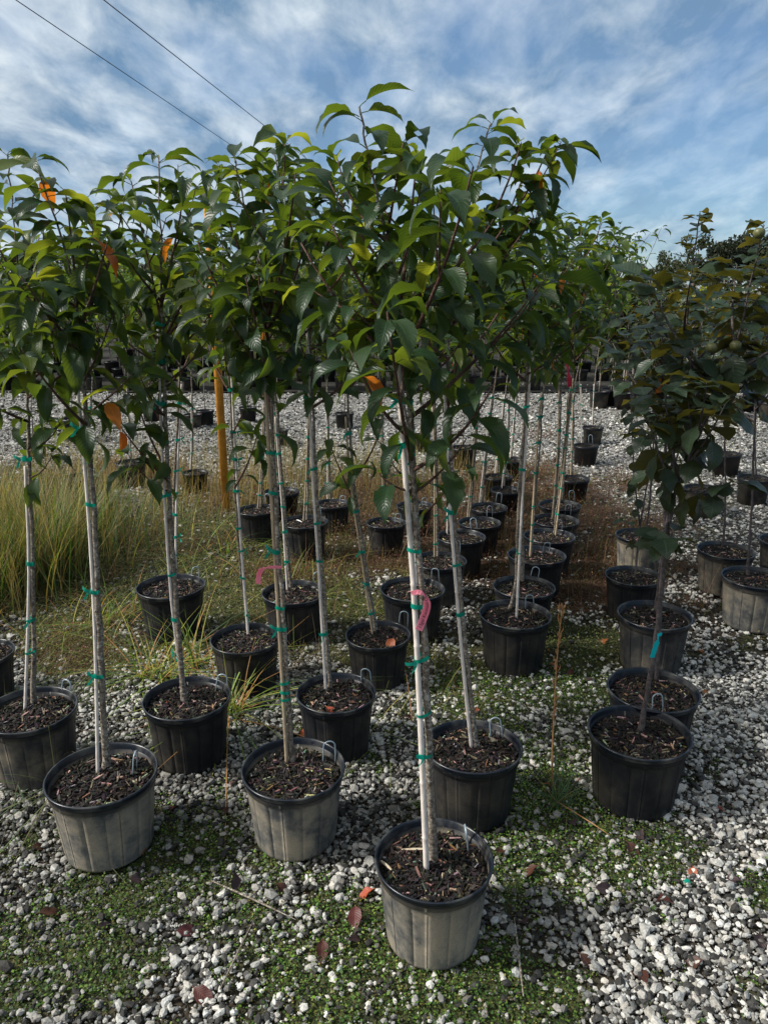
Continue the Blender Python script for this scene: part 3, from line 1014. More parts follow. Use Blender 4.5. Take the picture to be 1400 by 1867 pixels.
T((55, 1293, 160), [(62, 1284), (61, 1100), (55, 850), (50, 700), (40, 550), (25, 400), (15, 280)],
  'cherry tree at the left edge in front of the tall grass', dusty=1,
  stake=[(46, 1295), (55, 1050), (48, 850)], ties=[830, 908, 1040, 1145, 1205], hookpx=(120, 1272),
  branches=[(700, 100, 640, -0.1), (830, 110, 770, -0.05), (880, 95, 830, 0.05), (640, -40, 560, 0), (600, 80, 420, 0.1), (700, 0, 640, -0.15)], nbr=6, h0=1.55, R0=0.36, leafmax=189, group=GA, lowp=0.5, tr=0.0125, cr=0.0078)
T((341, 1270, 154), [(337, 1278), (322, 1100), (307, 880), (297, 620), (294, 450), (290, 285)],
  'cherry tree with tufts of long grass growing around its black pot', dusty=2,
  stake=[(334, 1264), (318, 1100), (302, 850), (293, 600)], ties=[582, 660, 737, 808, 904, 1050, 1133, 1207], hookpx=(402, 1262),
  branches=[(640, 210, 480, 0.05), (620, 380, 470, -0.1), (880, 215, 770, -0.1), (860, 245, 715, 0.05), (900, 235, 830, 0.0), (760, 215, 700, -0.1), (600, 240, 330, 0.1), (700, 390, 600, 0.05), (560, 340, 330, 0)], nbr=7, h0=1.5, R0=0.36, leafmax=198, group=GA, lowp=0.5, tr=0.0150, cr=0.0075)
T((613, 1262, 145), [(602, 1255), (588, 1050), (575, 850), (568, 650), (560, 450), (540, 290)],
  'slender cherry tree with a slim white cane and a green bow tie near its pot', dusty=2,
  stake=[(596, 1262), (580, 1050), (570, 850), (565, 580)], ties=[732, 862, 964, 1035, 1170], hookpx=(668, 1250),
  branches=[(600, 500, 270, 0), (560, 620, 330, 0.1), (600, 480, 480, -0.1)], nbr=7, h0=1.6, R0=0.36, leafmax=169, group=GA, tr=0.0105, cr=0.0080)
T((448, 1163, 124), [(452, 1150), (436, 1000), (425, 830), (415, 640), (405, 450), (400, 300)],
  'cherry tree with a thin cane, nearest in front of the yellow post', dusty=2,
  stake=[(457, 1160), (444, 1050), (432, 880), (414, 640)], hook=None, branches=[(800, 462, 700, 0.05), (900, 470, 790, 0.0)], nbr=7, h0=1.6, R0=0.36, leafmax=158, group=GA, tr=0.008, cr=0.0085)
T((689, 1156, 118), [(686, 1152), (665, 1020), (645, 880), (632, 700), (625, 500), (615, 380)],
  'leaning cherry tree with an orange brown leaf lying in its pot', dusty=2,
  stake=[(680, 1158), (661, 1030), (641, 880), (630, 760)], hookpx=(735, 1140), branches=[(930, 598, 800, 0.05), (880, 700, 760, 0.1)], nbr=7, h0=1.6, R0=0.36, leafmax=148, group=GA, tr=0.0115, cr=0.007, cane=1)
T((939, 1118, 127), [(928, 1110), (940, 1060), (946, 900), (962, 650), (970, 500), (980, 370)],
  'cherry tree with a bright white cane in the clean black pot on clover', dusty=2,
  stake=[(943, 1128), (948, 900), (968, 640)], ties=[746, 864, 1016], hookpx=(965, 1112),
  branches=[(640, 890, 560, -0.1), (600, 1040, 460, 0.1), (560, 930, 400, 0), (620, 1060, 560, -0.1)], nbr=7, h0=1.6, leafmax=211, group=GA, orange=0.03)
T((955, 1068, 108), [(952, 1060), (952, 900), (958, 720), (975, 560), (1000, 400)],
  'cherry tree directly behind the one with the bright white cane', dusty=2,
  stake=None, hookpx=(972, 1058), nbr=8, h0=1.55, leafmax=147, group=GA, tr=0.0135, orange=0.02)
T((752, 1073, 114), [(768, 1068), (755, 900), (738, 740), (715, 560), (700, 420)],
  'cherry tree whose pot stands behind the long pink ribbon', dusty=2, stake=[(760, 1072), (745, 900), (728, 740)], hookpx=(793, 1060), branches=[(960, 850, 830, 0.0), (900, 690, 800, 0.05)], nbr=8, h0=1.6, leafmax=147, group=GA, tr=0.0123)
T((801, 1020, 98), [(798, 1014), (796, 850), (792, 700), (790, 540), (780, 400)],
  'cherry tree in the pot with a pale scuffed side behind the forked low branch', dusty=1, stake=[(792, 1017), (790, 850), (788, 720)], hookpx=(832, 1008), nbr=7, leafmax=136, group=GA, cane=1, tr=0.0115, cr=0.0074)
T((840, 978, 88), [(822, 974), (820, 850), (826, 700), (835, 540), (850, 420)],
  'fifth cherry tree back in the column that starts at the swollen trunk', dusty=2, stake=[(815, 976), (815, 850), (820, 730)], hookpx=(864, 965), nbr=7, leafmax=127, group=GA, tr=0.0115, cr=0.0074)
T((874, 951, 76), [(856, 946), (866, 830), (876, 700), (890, 560), (905, 430)],
  'sixth cherry tree back in the column that starts at the swollen trunk', dusty=2, stake=[(851, 948), (861, 830), (872, 730)], hookpx=(892, 942), nbr=7, leafmax=116, group=GA, tr=0.0107, cr=0.0074, cane=1)
T((890, 924, 70), [(878, 920), (888, 820), (902, 700), (925, 560), (940, 440)],
  'seventh cherry tree back in the column that starts at the swollen trunk', dusty=2, stake=[(873, 922), (884, 820), (897, 720)], hookpx=(908, 916), nbr=7, leafmax=106, group=GA, tr=0.0107, cr=0.0074, orange=0.03)
T((536, 1078, 112), [(531, 1072), (518, 920), (506, 760), (490, 560), (500, 400), (510, 300)],
  'cherry tree behind the short pink ribbon in a shaded black pot', dusty=2, stake=[(524, 1078), (512, 940), (500, 760)], hookpx=(580, 1066), nbr=8, h0=1.6, leafmax=136, group=GA, tr=0.0119, cr=0.0074)
T((312, 1067, 119), [(311, 1062), (318, 900), (326, 720), (332, 560), (330, 400), (325, 300)],
  'cherry tree growing behind the pot ringed with long grass', dusty=2, stake=[(320, 1068), (325, 900), (330, 700)], hookpx=(355, 1058), nbr=8, h0=1.55, leafmax=147, group=GA, tr=0.0115, orange=0.02)
T((555, 951, 84), [(560, 950), (562, 850), (566, 700), (560, 540), (550, 380)],
  'cherry tree in the black pot that has a white plastic label in its mulch', dusty=2, stake=[(553, 953), (555, 850), (560, 720)], hookpx=(580, 940), nbr=7, leafmax=116, group=GA, tr=0.0111, cr=0.0074, cane=1)
T((470, 928, 74), [(476, 926), (480, 830), (484, 700), (478, 560), (470, 420)],
  'cherry tree in the black pot just right of the yellow post', dusty=2, stake=[(470, 928), (474, 830), (478, 740)], hookpx=(488, 918), nbr=7, leafmax=106, group=GA, tr=0.0107, cr=0.0074, cane=1)
T((514, 895, 64), [(508, 892), (504, 800), (500, 690), (510, 560), (520, 430)],
  'cherry tree behind and right of the pot beside the yellow post', dusty=2, stake=[(503, 893), (499, 800), (496, 730)], nbr=7, leafmax=96, group=GA, tr=0.0107, cr=0.0066, cane=1)
T((606, 918, 66), [(603, 915), (600, 820), (597, 700), (600, 560), (610, 430)],
  'cherry tree at the edge of the far gravel with a bare grey trunk', dusty=2, stake=[(597, 916), (595, 820), (592, 740)], nbr=7, leafmax=96, group=GA, tr=0.0107, cr=0.0066)
T((704, 952, 72), [(706, 948), (700, 850), (694, 720), (680, 560), (670, 430)],
  'cherry tree among the red brown weeds left of the frontmost trunk', dusty=2, stake=[(701, 950), (696, 850), (690, 760)], nbr=7, leafmax=106, group=GA, tr=0.0098, cr=0.0066, cane=1)
T((756, 921, 66), [(760, 918), (756, 820), (750, 700), (740, 560), (745, 440)],
  'cherry tree among the red brown weeds, seen just right of the frontmost cane', dusty=2, stake=[(754, 920), (751, 820), (747, 740)], nbr=7, leafmax=96, group=GA, tr=0.0098, cr=0.0066)
T((978, 1010, 100), [(968, 1012), (980, 860), (992, 700), (1005, 540), (1020, 390)],
  'third cherry tree back in the right column of black pots', dusty=2, stake=[(966, 1016), (977, 880), (990, 720)], hookpx=(994, 1010), nbr=8, leafmax=127, group=GA, tr=0.0082, cr=0.0094, cane=1, orange=0.03)
T((1001, 977, 90), [(1009, 974), (1024, 850), (1040, 700), (1050, 560), (1060, 410)],
  'fourth cherry tree back in the right column, beside a slanting tan cane', dusty=2, stake=[(1012, 978), (1030, 830), (1045, 690)], hookpx=(1018, 968), nbr=8, leafmax=116, group=GA, tr=0.0082, cr=0.0090, cane=1, tags=(tag_red,), orange=0.02)
T((1012, 947, 82), [(1008, 944), (1018, 830), (1022, 700), (1015, 540), (1010, 400)],
  'fifth cherry tree back in the right column, tied to a straight tan cane', R0=0.55, leafscale=1.15, dusty=1, stake=[(1006, 947), (1014, 830), (1018, 700)], hookpx=(1034, 938), nbr=11, leafmax=190, group=GA, tr=0.0090, cr=0.0082, cane=1)
T((1020, 920, 76), [(1025, 916), (1032, 820), (1040, 700), (1068, 560), (1095, 400)],
  'sixth cherry tree back in the right column, in a pot with a scuffed grey rim', R0=0.55, leafscale=1.15, dusty=1, stake=[(1020, 919), (1029, 820), (1036, 720)], hookpx=(1042, 912), nbr=11, leafmax=190, group=GA, tr=0.0090, cr=0.0082, cane=1)
T((1046, 872, 56), [(1042, 868), (1045, 790), (1050, 690), (1085, 540), (1130, 412)],
  'seventh cherry tree back in the right column, at the edge of the bare gravel', R0=0.55, leafscale=1.15, dusty=2, stake=[(1040, 870), (1042, 790), (1046, 720)], hookpx=(1062, 866), nbr=11, leafmax=190, group=GA, tr=0.0090, cr=0.0082, cane=1)
T((1068, 811, 47), [(1060, 808), (1058, 740), (1060, 660), (1105, 540), (1162, 425)],
  'cherry tree standing alone in a small pot on the pale gravel', dusty=2, R0=0.55, leafscale=1.2, stake=[(1060, 810), (1058, 700)], hookpx=(1076, 806), nbr=11, leafmax=190, group=GA, tr=0.0082, cr=0.0082)
T((1081, 778, 39), [(1080, 774), (1082, 720), (1095, 620), (1135, 500), (1185, 425)],
  'cherry tree in the scuffed small pot farthest back in the right column', dusty=1, stake=[(1079, 776), (1083, 700)], hook=None, branches=[(600, 1205, 415, -0.3), (560, 1150, 440, 0.2), (640, 1180, 520, -0.2), (600, 1140, 560, 0.2)], nbr=9, R0=0.6, leafscale=1.25, leafmax=150, group=GA, tr=0.0082, cr=0.0066)
T((923, 893, 58), [(918, 890), (926, 800), (930, 700), (945, 560), (950, 450)],
  'eighth cherry tree back in the column that starts at the swollen trunk', dusty=2, stake=[(914, 892), (922, 800), (926, 730)], nbr=6, leafmax=87, group=GA, tr=0.0098, cr=0.0066)
T((908, 868, 54), [(905, 866), (915, 780), (925, 690), (950, 560), (960, 470)],
  'cherry tree in the shade near the end of the left of the two long columns', dusty=2, stake=[(901, 867), (911, 780), (920, 720)], nbr=6, leafmax=76, group=GA, tr=0.0090, cr=0.0066)
T((935, 838, 48), [(932, 836), (938, 770), (945, 690), (960, 560), (975, 470)],
  'last cherry tree of the column that starts at the swollen trunk', dusty=2, stake=[(929, 838), (936, 770), (941, 720)], hook=None, nbr=6, leafmax=76, group=GA, tr=0.0090, cr=0.0066)
T((356, 860, 48), [(349, 856), (352, 790), (350, 700), (345, 560), (350, 440)],
  'cherry tree in a small pot among straw coloured grass left of the yellow post', dusty=2, stake=[(347, 858), (350, 790), (349, 720)], hookpx=(369, 856), nbr=6, leafmax=87, group=GA, tr=0.0090, cr=0.0074)
T((374, 748, 34), [(374, 745), (372, 700), (370, 620), (372, 540), (376, 470)],
  'small cherry tree on the far gravel, its pot right of a paler one', dusty=2, hook=None, nbr=6, leafmax=67, group=GA, tr=0.0090)
T((352, 755, 32), [(352, 752), (350, 700), (348, 620), (346, 540), (340, 470)],
  'small cherry tree on the far gravel in the paler of two pots', dusty=1, hook=None, nbr=6, leafmax=67, group=GA, tr=0.0090)
T((137, 762, 50), [(132, 760), (130, 700), (125, 620), (120, 540), (110, 460)],
  'cherry tree in a black pot on the far gravel behind the tall grass', dusty=2, hook=None, nbr=6, leafmax=76, group=GA, tr=0.0090)
T((150, 868, 62), [(158, 866), (165, 780), (170, 680), (180, 560), (175, 430)],
  'cherry tree half hidden by the tall grass beside the dark red weeds', dusty=2, stake=[(152, 868), (160, 780), (165, 720)], nbr=6, leafmax=87, group=GA, tr=0.0098)
T((238, 842, 56), [(240, 840), (236, 760), (232, 660), (225, 550), (228, 430)],
  'cherry tree in a black pot at the back of the dark red weeds', dusty=2, stake=[(235, 842), (231, 760), (228, 700)], nbr=6, leafmax=87, group=GA, tr=0.0098)
T((508, 783, 32), [(508, 780), (506, 720), (505, 640), (512, 560), (515, 500)],
  'small cherry tree seen alone on the far gravel between two nearer trunks', dusty=1, hook=None, nbr=6, leafmax=67, group=GA, tr=0.0082)
T((767, 792, 34), [(766, 789), (768, 730), (770, 640), (775, 560), (780, 500)],
  'small cherry tree on the far gravel in a scuffed grey pot behind the front cane', dusty=1, hook=None, nbr=6, leafmax=67, group=GA, tr=0.0082)
T((845, 815, 48), [(843, 812), (846, 740), (850, 650), (860, 560), (868, 480)],
  'cherry tree on the far gravel in the shaded pot behind a low branch fork', dusty=2, hook=None, nbr=6, leafmax=76, group=GA, tr=0.0082)
T((62, 800, 44), [(60, 797), (58, 730), (55, 640), (50, 560), (48, 480)],
  'cherry tree on the far gravel behind the tall grass, nearest the left edge', dusty=2, hook=None, nbr=7, leafmax=90, group='potted cherry trees scattered on the far gravel', tr=0.011)
T((276, 738, 36), [(274, 736), (272, 690), (270, 620), (268, 540), (262, 480)],
  'small cherry tree on the far gravel behind the tree ringed with grass', dusty=2, hook=None, nbr=7, leafmax=90, group='potted cherry trees scattered on the far gravel', tr=0.011)
T((452, 742, 34), [(452, 740), (450, 690), (448, 620), (452, 540), (456, 480)],
  'small cherry tree on the far gravel right of the yellow post', dusty=2, hook=None, nbr=7, leafmax=90, group='potted cherry trees scattered on the far gravel', tr=0.011)
T((628, 752, 36), [(628, 750), (630, 700), (632, 620), (628, 540), (620, 480)],
  'small cherry tree on the far gravel seen behind the leaning trunk', dusty=2, hook=None, nbr=7, leafmax=90, group='potted cherry trees scattered on the far gravel', tr=0.011)
T((-38, 1190, 118), [(-35, 1180), (-30, 1000), (-30, 800), (-30, 600), (-35, 400)],
  'cherry tree cut off by the left edge, only its pot rim and twigs showing', dusty=2, hook=None, nbr=7, leafmax=116, group=GA)

# ------------------------------------------------------------------ the round leaved trees on the right
GB = 'potted fruit trees with dark round leaves'
K = dict(kind='round', group=GB, cr=0.0082)
r1, _, c1 = T((1165, 1332, 174), [(1166, 1333), (1190, 1200), (1207, 1060), (1220, 950), (1240, 870), (1275, 790), (1315, 700), (1350, 590), (1392, 410)],
  'round leaved tree leaning right with a bright cyan ribbon on its stem', dusty=2, hookpx=(1198, 1300), hook=0.6,
  branches=[(960, 1205, 990, -0.12), (965, 1240, 985, -0.1), (900, 1350, 880, -0.1), (900, 1180, 760, -0.05), (880, 1210, 700, 0.0), (860, 1330, 720, -0.15), (820, 1260, 640, 0.05), (760, 1400, 640, 0)],
  nbr=6, h0=1.55, R0=0.35, leafmax=210, tr=0.0127, tags=(tag_cyan,), orange=0.01, leafscale=1.35, spacing=0.04, **K)
T((1190, 1255, 160), [(1196, 1240), (1206, 1060), (1220, 900), (1238, 700), (1258, 520), (1275, 388)],
  'round leaved tree in the pot half hidden behind the cyan ribbon tree', dusty=2, hook=None,
  branches=[(900, 1180, 780, -0.05), (820, 1300, 650, 0)], nbr=9, h0=1.45, R0=0.36, leafmax=205, tr=0.0115, leafscale=1.1, orange=0.01, spacing=0.036, **K)
T((1193, 1118, 128), [(1195, 1112), (1206, 1010), (1214, 880), (1210, 740), (1200, 600), (1190, 520)],
  'round leaved tree with a stout stem in a ribbed grey streaked pot', dusty=1, hook=None,
  branches=[(900, 1270, 700, 0.1)], nbr=9, h0=1.4, R0=0.38, leafmax=186, tr=0.0127, orange=0.02, leafscale=1.15, **K)
T((1155, 1048, 100), [(1157, 1054), (1166, 960), (1180, 880), (1195, 780), (1205, 640), (1215, 560)],
  'round leaved tree with two thin crossing stems and weeds in its pot', dusty=2, hook=None,
  branches=[(1000, 1143, 950, -0.05), (960, 1150, 740, -0.05)], nbr=7, h0=1.35, R0=0.38, leafmax=159, tr=0.0078, orange=0.04, **K)
T((1166, 976, 86), [(1178, 972), (1186, 890), (1195, 800), (1195, 680), (1180, 600), (1170, 540)],
  'round leaved tree in a dusty tan streaked pot behind the crossing stems', dusty=0, hook=None, nbr=8, h0=1.4, R0=0.4, leafmax=140, tr=0.0098, orange=0.03, **K)
T((1323, 1002, 97), [(1317, 998), (1322, 900), (1320, 800), (1325, 680), (1340, 560), (1335, 500)],
  'round leaved tree with a peach coloured leaf in its grey pot', dusty=1, hook=None, nbr=9, h0=1.3, R0=0.42, leafmax=168, tr=0.0086, orange=0.02, **K)
T((1378, 1052, 126), [(1362, 1050), (1368, 950), (1372, 860), (1376, 720), (1385, 560), (1400, 470)],
  'straight grey stemmed round leaved tree in the big dusty pot at the right edge', dusty=0, hook=None, nbr=9, h0=1.35, R0=0.42, leafmax=178, tr=0.0098, orange=0.02, leafscale=1.1, **K)
T((1279, 889, 64), [(1274, 886), (1272, 820), (1275, 720), (1280, 620), (1290, 540)],
  'round leaved tree in the dark pot standing on bright gravel', dusty=1, hook=None, nbr=8, h0=1.3, R0=0.45, leafmax=129, tr=0.0090, **K)
T((1375, 870, 60), [(1378, 868), (1376, 800), (1380, 700), (1390, 600), (1385, 540)],
  'round leaved tree in the tapered pot behind the straight grey stem', dusty=1, hook=None, nbr=8, h0=1.3, R0=0.45, leafmax=129, tr=0.0090, **K)
T((1325, 826, 52), [(1322, 824), (1320, 760), (1325, 680), (1322, 600), (1318, 550)],
  'round leaved tree in shade between the two pots on bright gravel', dusty=2, hook=None, nbr=7, h0=1.3, R0=0.45, leafmax=111, tr=0.0090, **K)
T((1440, 985, 100), [(1440, 980), (1445, 880), (1440, 760), (1430, 640), (1435, 500)],
  'round leaved tree beyond the right edge, only its leaves reaching in', dusty=1, hook=None, nbr=8, h0=1.3, R0=0.45, leafmax=120, tr=0.0090, **K)
# fruit
mb = MB()
v, f = lathe([(0.0001, -0.019, 0), (0.010, -0.0175, 0), (0.018, -0.009, 0), (0.0205, 0.0, 0), (0.018, 0.010, 0), (0.011, 0.0165, 0), (0.004, 0.0165, 0), (0.0001, 0.0135, 0)], 14)
mb.v, mb.f = v, f
FR = mb.mesh('fruit', M_FRUIT)
for (x, y, dy) in ((1340, 630, 0.0), (1296, 634, 0.0), (1383, 425, -0.02)):
    q = atY(x, y, c1.y + dy - 0.03) - Vector((c1.x, c1.y, 0))
    link('fruit', FR, r1, Matrix.Translation(q) @ Matrix.Scale(1.1, 4))
print('leaves', LEAFCOUNT[0])

# ------------------------------------------------------------------ far potted trees, in rows
def far_crown(seed, m, col, n=460, size=0.165, rx=0.55, z0=0.80, z1=3.0, spread=0.25):
    r = np.random.default_rng(seed)
    V, Fc, Tn = [], [], []
    nb = 9
    ax = r.random(nb) * 6.28
    for i in range(n):
        b = i % nb
        s = r.random() ** 0.8
        zc = z0 + (z1 - z0) * (b / nb * 0.55)
        rad = rx * s * (0.6 + 0.4 * r.random()) if b else 0.03
        z = zc + s * (z1 - zc) * (0.75 if b else 1.0)
        p = np.array([math.cos(ax[b]) * rad, math.sin(ax[b]) * rad, z]) + r.normal(0, 0.035, 3)
        az = r.random() * 6.28; dr = r.uniform(-0.9, 0.25)
        d = np.array([math.cos(az) * math.cos(dr), math.sin(az) * math.cos(dr), math.sin(dr)])
        sd_ = np.array([-math.sin(az), math.cos(az), r.normal(0, 0.3)]); sd_ /= np.linalg.norm(sd_)
        l = size * r.uniform(0.7, 1.15); wv = l * 0.24
        up = np.array([0, 0, 0.25 * wv * 2])
        k = len(V)
        V += [p, p + d * l * 0.45 - sd_ * wv + up, p + d * l * 0.45, p + d * l * 0.45 + sd_ * wv + up, p + d * l + np.array([0, 0, -0.25 * l])]
        Fc += [(k, k + 2, k + 1), (k, k + 3, k + 2), (k + 1, k + 2, k + 4), (k + 2, k + 3, k + 4)]
        c = np.array(col) * r.uniform(0.55, 1.5) * np.array([r.uniform(0.8, 1.35), 1, 1])
        if r.random() < 0.012: c = np.array([0.5, 0.2, 0.03])
        Tn += [c] * 4
    return raw_mesh('far_foliage', np.array(V), np.array(Fc), m, np.array(Tn))


FARC = [far_crown(30 + i, M_FARLEAF, (0.075, 0.135, 0.028)) for i in range(4)]
FARY = [far_crown(40 + i, M_FARLEAF, (0.24, 0.29, 0.05), z1=2.5) for i in range(3)]
FARD = [far_crown(50 + i, M_FARLEAF, (0.030, 0.045, 0.018), z1=2.7) for i in range(2)]
FARB = [far_crown(60 + i, M_FARLEAF, (0.085, 0.13, 0.035), z1=2.5, size=0.12, n=460) for i in range(2)]


def far_stem(bend, m, r):
    mb = MB()
    mb.tube(smooth_path([Vector((0, 0, PH - 0.06)), Vector((bend, 0, 1.2)), Vector((bend * 0.3, 0.02, 2.0)), Vector((0, 0, 2.6))], 3), [r * (1 - 0.06 * i) for i in range(10)], 5)
    for k in range(5):
        a = k * 2.4
        mb2 = [Vector((bend * 0.6, 0, 1.35 + 0.15 * k)), Vector((bend * .5 + math.cos(a) * 0.2, math.sin(a) * 0.2, 1.65 + 0.15 * k)), Vector((math.cos(a) * 0.3, math.sin(a) * 0.3, 2.0 + 0.12 * k))]
        mb.tube(mb2, [0.008, 0.006, 0.003], 4)
    return mb.mesh('far_stem', m)


FSTEM = [far_stem(b, M_BARK, 0.02) for b in (-0.06, 0.0, 0.05)]
mb = MB(); mb.tube([Vector((0.035, -0.02, PH - 0.06)), Vector((0.03, -0.01, 1.9))], 0.011, 5)
FCANE = mb.mesh('far_cane', M_BAMBOO)
MULD = MB(); MULD.v, MULD.f = lathe([(0.0001, zs, 0), (RT - 0.014, zs, 0)], 16)
MULD = MULD.mesh('far_mulch', M_SOIL)
rf = random.Random(5)


def far_tree(x, y, crown, label, group, s=1.0, cane=True):
    root = empty('potted_tree', (x, y, 0))
    root.scale = (s, s, s); root.rotation_euler.z = 0.0
    tag(root, label, 'potted tree', group)
    link('pot', POTFAR[rf.random() < 0.7], root)
    link('soil', MULD, root)
    M = Matrix.Rotation(rf.random() * 6.28, 4, 'Z')
    link('trunk', rf.choice(FSTEM), root, M)
    if cane: link('stake', FCANE, root, Matrix.Rotation(rf.random() * 6.28, 4, 'Z'))
    o = link('foliage', crown, root, Matrix.Rotation(rf.random() * 6.28, 4, 'Z') @ Matrix.Diagonal((rf.uniform(.85, 1.2), rf.uniform(.85, 1.2), rf.uniform(0.92, 1.08), 1)))
    o['kind'] = 'stuff'
    return root


ORD = ['front', 'second', 'third', 'fourth', 'fifth', 'sixth', 'seventh', 'rearmost']
rows = [(18.3, 0.75), (20.2, 0.8), (22.3, 0.85), (24.2, 0.95), (26.8, 1.1), (30.0, 1.25), (35.0, 1.5), (41.0, 1.8)]
for ri, (Y, dx) in enumerate(rows):
    xw = Y * 0.54
    x = -xw
    while x < xw:
        xx = x + rf.uniform(-0.15, 0.15)
        q = xx / Y
        if q > 0.20:
            if ri < 1:
                x += dx; continue
            cr = rf.choice(FARY) if ri > 2 else rf.choice(FARB + FARY + FARD)
            far_tree(xx, Y + rf.uniform(-0.25, 0.25), cr, 'yellow green potted tree in the %s far row behind the round leaved trees' % ORD[ri], 'yellow green potted trees, %s far row on the right' % ORD[ri], 0.92, ri % 2 == 0)
        else:
            cr = rf.choice(FARC + (FARY[:1] if ri > 1 else []))
            far_tree(xx, Y + rf.uniform(-0.25, 0.25), cr, 'green potted tree in the %s row of the dense far block across the pale gravel' % ORD[ri], 'green potted trees, %s row of the far block' % ORD[ri], rf.uniform(0.92, 1.08), rf.random() < 0.8)
        x += dx
# dark trees of the mid distance on the right
for (px, py) in ((1090, 742), (1112, 738), (1135, 745), (1150, 730), (1165, 752), (1185, 738), (1205, 750), (1245, 745), (1290, 755), (1330, 760), (1370, 750), (1400, 765)):
    g = G(px, py)
    far_tree(g.x, g.y, rf.choice(FARD), 'dark leaved potted tree in the shaded row ending the gravel on the right', 'dark potted trees in the shaded far row', 0.98, rf.random() < 0.5)

shade_mesh = bpy.data.meshes.new('far_shade_sheet')  # near-black sheet, paints the shade under the far rows over the pale ground
shade_mesh.from_pydata([(-40, 17.9, 0.035), (40, 17.9, 0.035), (60, 75, 0.035), (-60, 75, 0.035)], [], [(0, 1, 2, 3)])
shade_mesh.materials.append(simple('painted_shade_black', (0.018, 0.018, 0.018), 0.9, 0.1, 0, 3, (0.045, 0.042, 0.036)))
link('far_shade_sheet', shade_mesh)['kind'] = 'structure'

# ------------------------------------------------------------------ treeline: broad oaks beyond the nursery
def oak_mesh(seed, col, n=5200, rx=5.5, hz=8.5):
    r = np.random.default_rng(seed)
    nb = 34
    cen = []
    for i in range(nb):
        a = r.random() * 6.28; q = rx * math.sqrt(r.random()) * 0.85
        z = 3.2 + (hz - 3.2) * (0.15 + 0.85 * r.random()) * (1 - 0.5 * (q / rx) ** 2)
        cen.append((math.cos(a) * q, math.sin(a) * q, z, r.uniform(0.7, 1.5)))
    cen = np.array(cen)
    idx = r.integers(0, nb, n)
    d = r.normal(size=(n, 3)); d /= np.linalg.norm(d, axis=1)[:, None]
    rad = cen[idx, 3] * (0.55 + 0.5 * r.random(n))
    P = cen[idx, :3] + d * rad[:, None] * np.array([1, 1, 0.75])
    a = r.normal(size=(n, 3)); a /= np.linalg.norm(a, axis=1)[:, None]
    b = np.cross(a, r.normal(size=(n, 3))); b /= np.linalg.norm(b, axis=1)[:, None]
    sz = r.uniform(0.13, 0.3, n)[:, None]
    V = np.stack([P - a * sz, P + b * sz * 0.6, P + a * sz, P - b * sz * 0.6], 1).reshape(-1, 3)
    Fc = np.arange(n * 4).reshape(n, 4)
    shade = (0.6 + 0.8 * r.random(n))[:, None]
    return raw_mesh('oak_crown', V, Fc, M_OAK, np.array(col)[None, :] * shade)


def oak_trunk(seed):
    rr = random.Random(seed)
    mb = MB()
    mb.tube([Vector((0, 0, -0.1)), Vector((0.1, 0, 2.0)), Vector((0, 0.1, 4.5)), Vector((0.2, 0, 7))], [0.38, 0.28, 0.2, 0.07], 8)
    for k in range(9):
        a = k * 2.4; z = 2.4 + 0.4 * k
        mb.tube(bez(Vector((0.05, 0, z)), Vector((math.cos(a) * 1.6, math.sin(a) * 1.6, z + 0.9)), Vector((math.cos(a) * 3.2, math.sin(a) * 3.2, z + 2.2)), 4), [0.13, 0.1, 0.07, 0.05, 0.02], 5)
    return mb.mesh('oak_trunk', M_BARK)


OAK = [oak_mesh(70, (0.030, 0.034, 0.020)), oak_mesh(71, (0.036, 0.034, 0.020), n=4200), oak_mesh(72, (0.028, 0.036, 0.022)), oak_mesh(73, (0.04, 0.05, 0.02), n=3000)]
OTR = [oak_trunk(1), oak_trunk(2)]
spots = []
for i, px in enumerate(range(-150, 1130, 88)):
    Y = 78 + rf.uniform(-8, 10)
    # crown tops as seen: low on the left and centre, higher on the right
    top = 452 if px < 300 else (470 if px < 1080 else (485 if px < 1160 else 432 if px < 1230 else 425))
    spots.append((px + rf.uniform(-20, 20), Y, top + rf.uniform(-12, 14)))
spots += [(1160, 84, 486), (1205, 78, 462), (1262, 72, 432), (1300, 90, 470), (1345, 70, 418), (1392, 78, 436), (1440, 66, 420), (1510, 70, 440), (1600, 74, 450)]
NL = len(spots) - 9
for i, (px, Y, top) in enumerate(spots):
    zt = atY(px, top, Y).z
    x = atY(px, 525, Y).x
    s = max(0.5, zt / 8.6)
    root = empty('oak_tree', (x, Y, 0)); root.scale = (s, s, s); root.rotation_euler.z = 0
    RO = ['lowest dark oak at the left end of the distant right treeline', 'low dark oak second in the distant right treeline, beside the last cherry leaves', 'tall rounded dark oak behind the slender round leaved leader', 'small dark oak in the dip between the two tallest distant crowns', 'tallest distant dark oak, its crown showing sky holes', 'dark oak close to the right edge behind the fruit bearing branch', 'dark oak at the very right edge of the distant treeline']
    lab = 'dark oak tree of the distant treeline rising above the far potted rows' if px < 1140 else (RO[i - NL] if i - NL < len(RO) else 'dark oak just past the right edge of the distant treeline')
    tag(root, lab, 'tree', 'distant dark oaks on the left and middle' if px < 1140 else 'distant dark oaks on the right')
    M = Matrix.Rotation(rf.random() * 6.28, 4, 'Z')
    link('trunk', rf.choice(OTR), root, M)
    o = link('crown', OAK[rf.randrange(4)], root, Matrix.Rotation(rf.random() * 6.28, 4, 'Z') @ Matrix.Diagonal((rf.uniform(.9, 1.2), 1, rf.uniform(.92, 1.05), 1) if px < 1140 else (rf.uniform(.55, .75), 0.8, 1.0, 1)))
    o['kind'] = 'stuff'

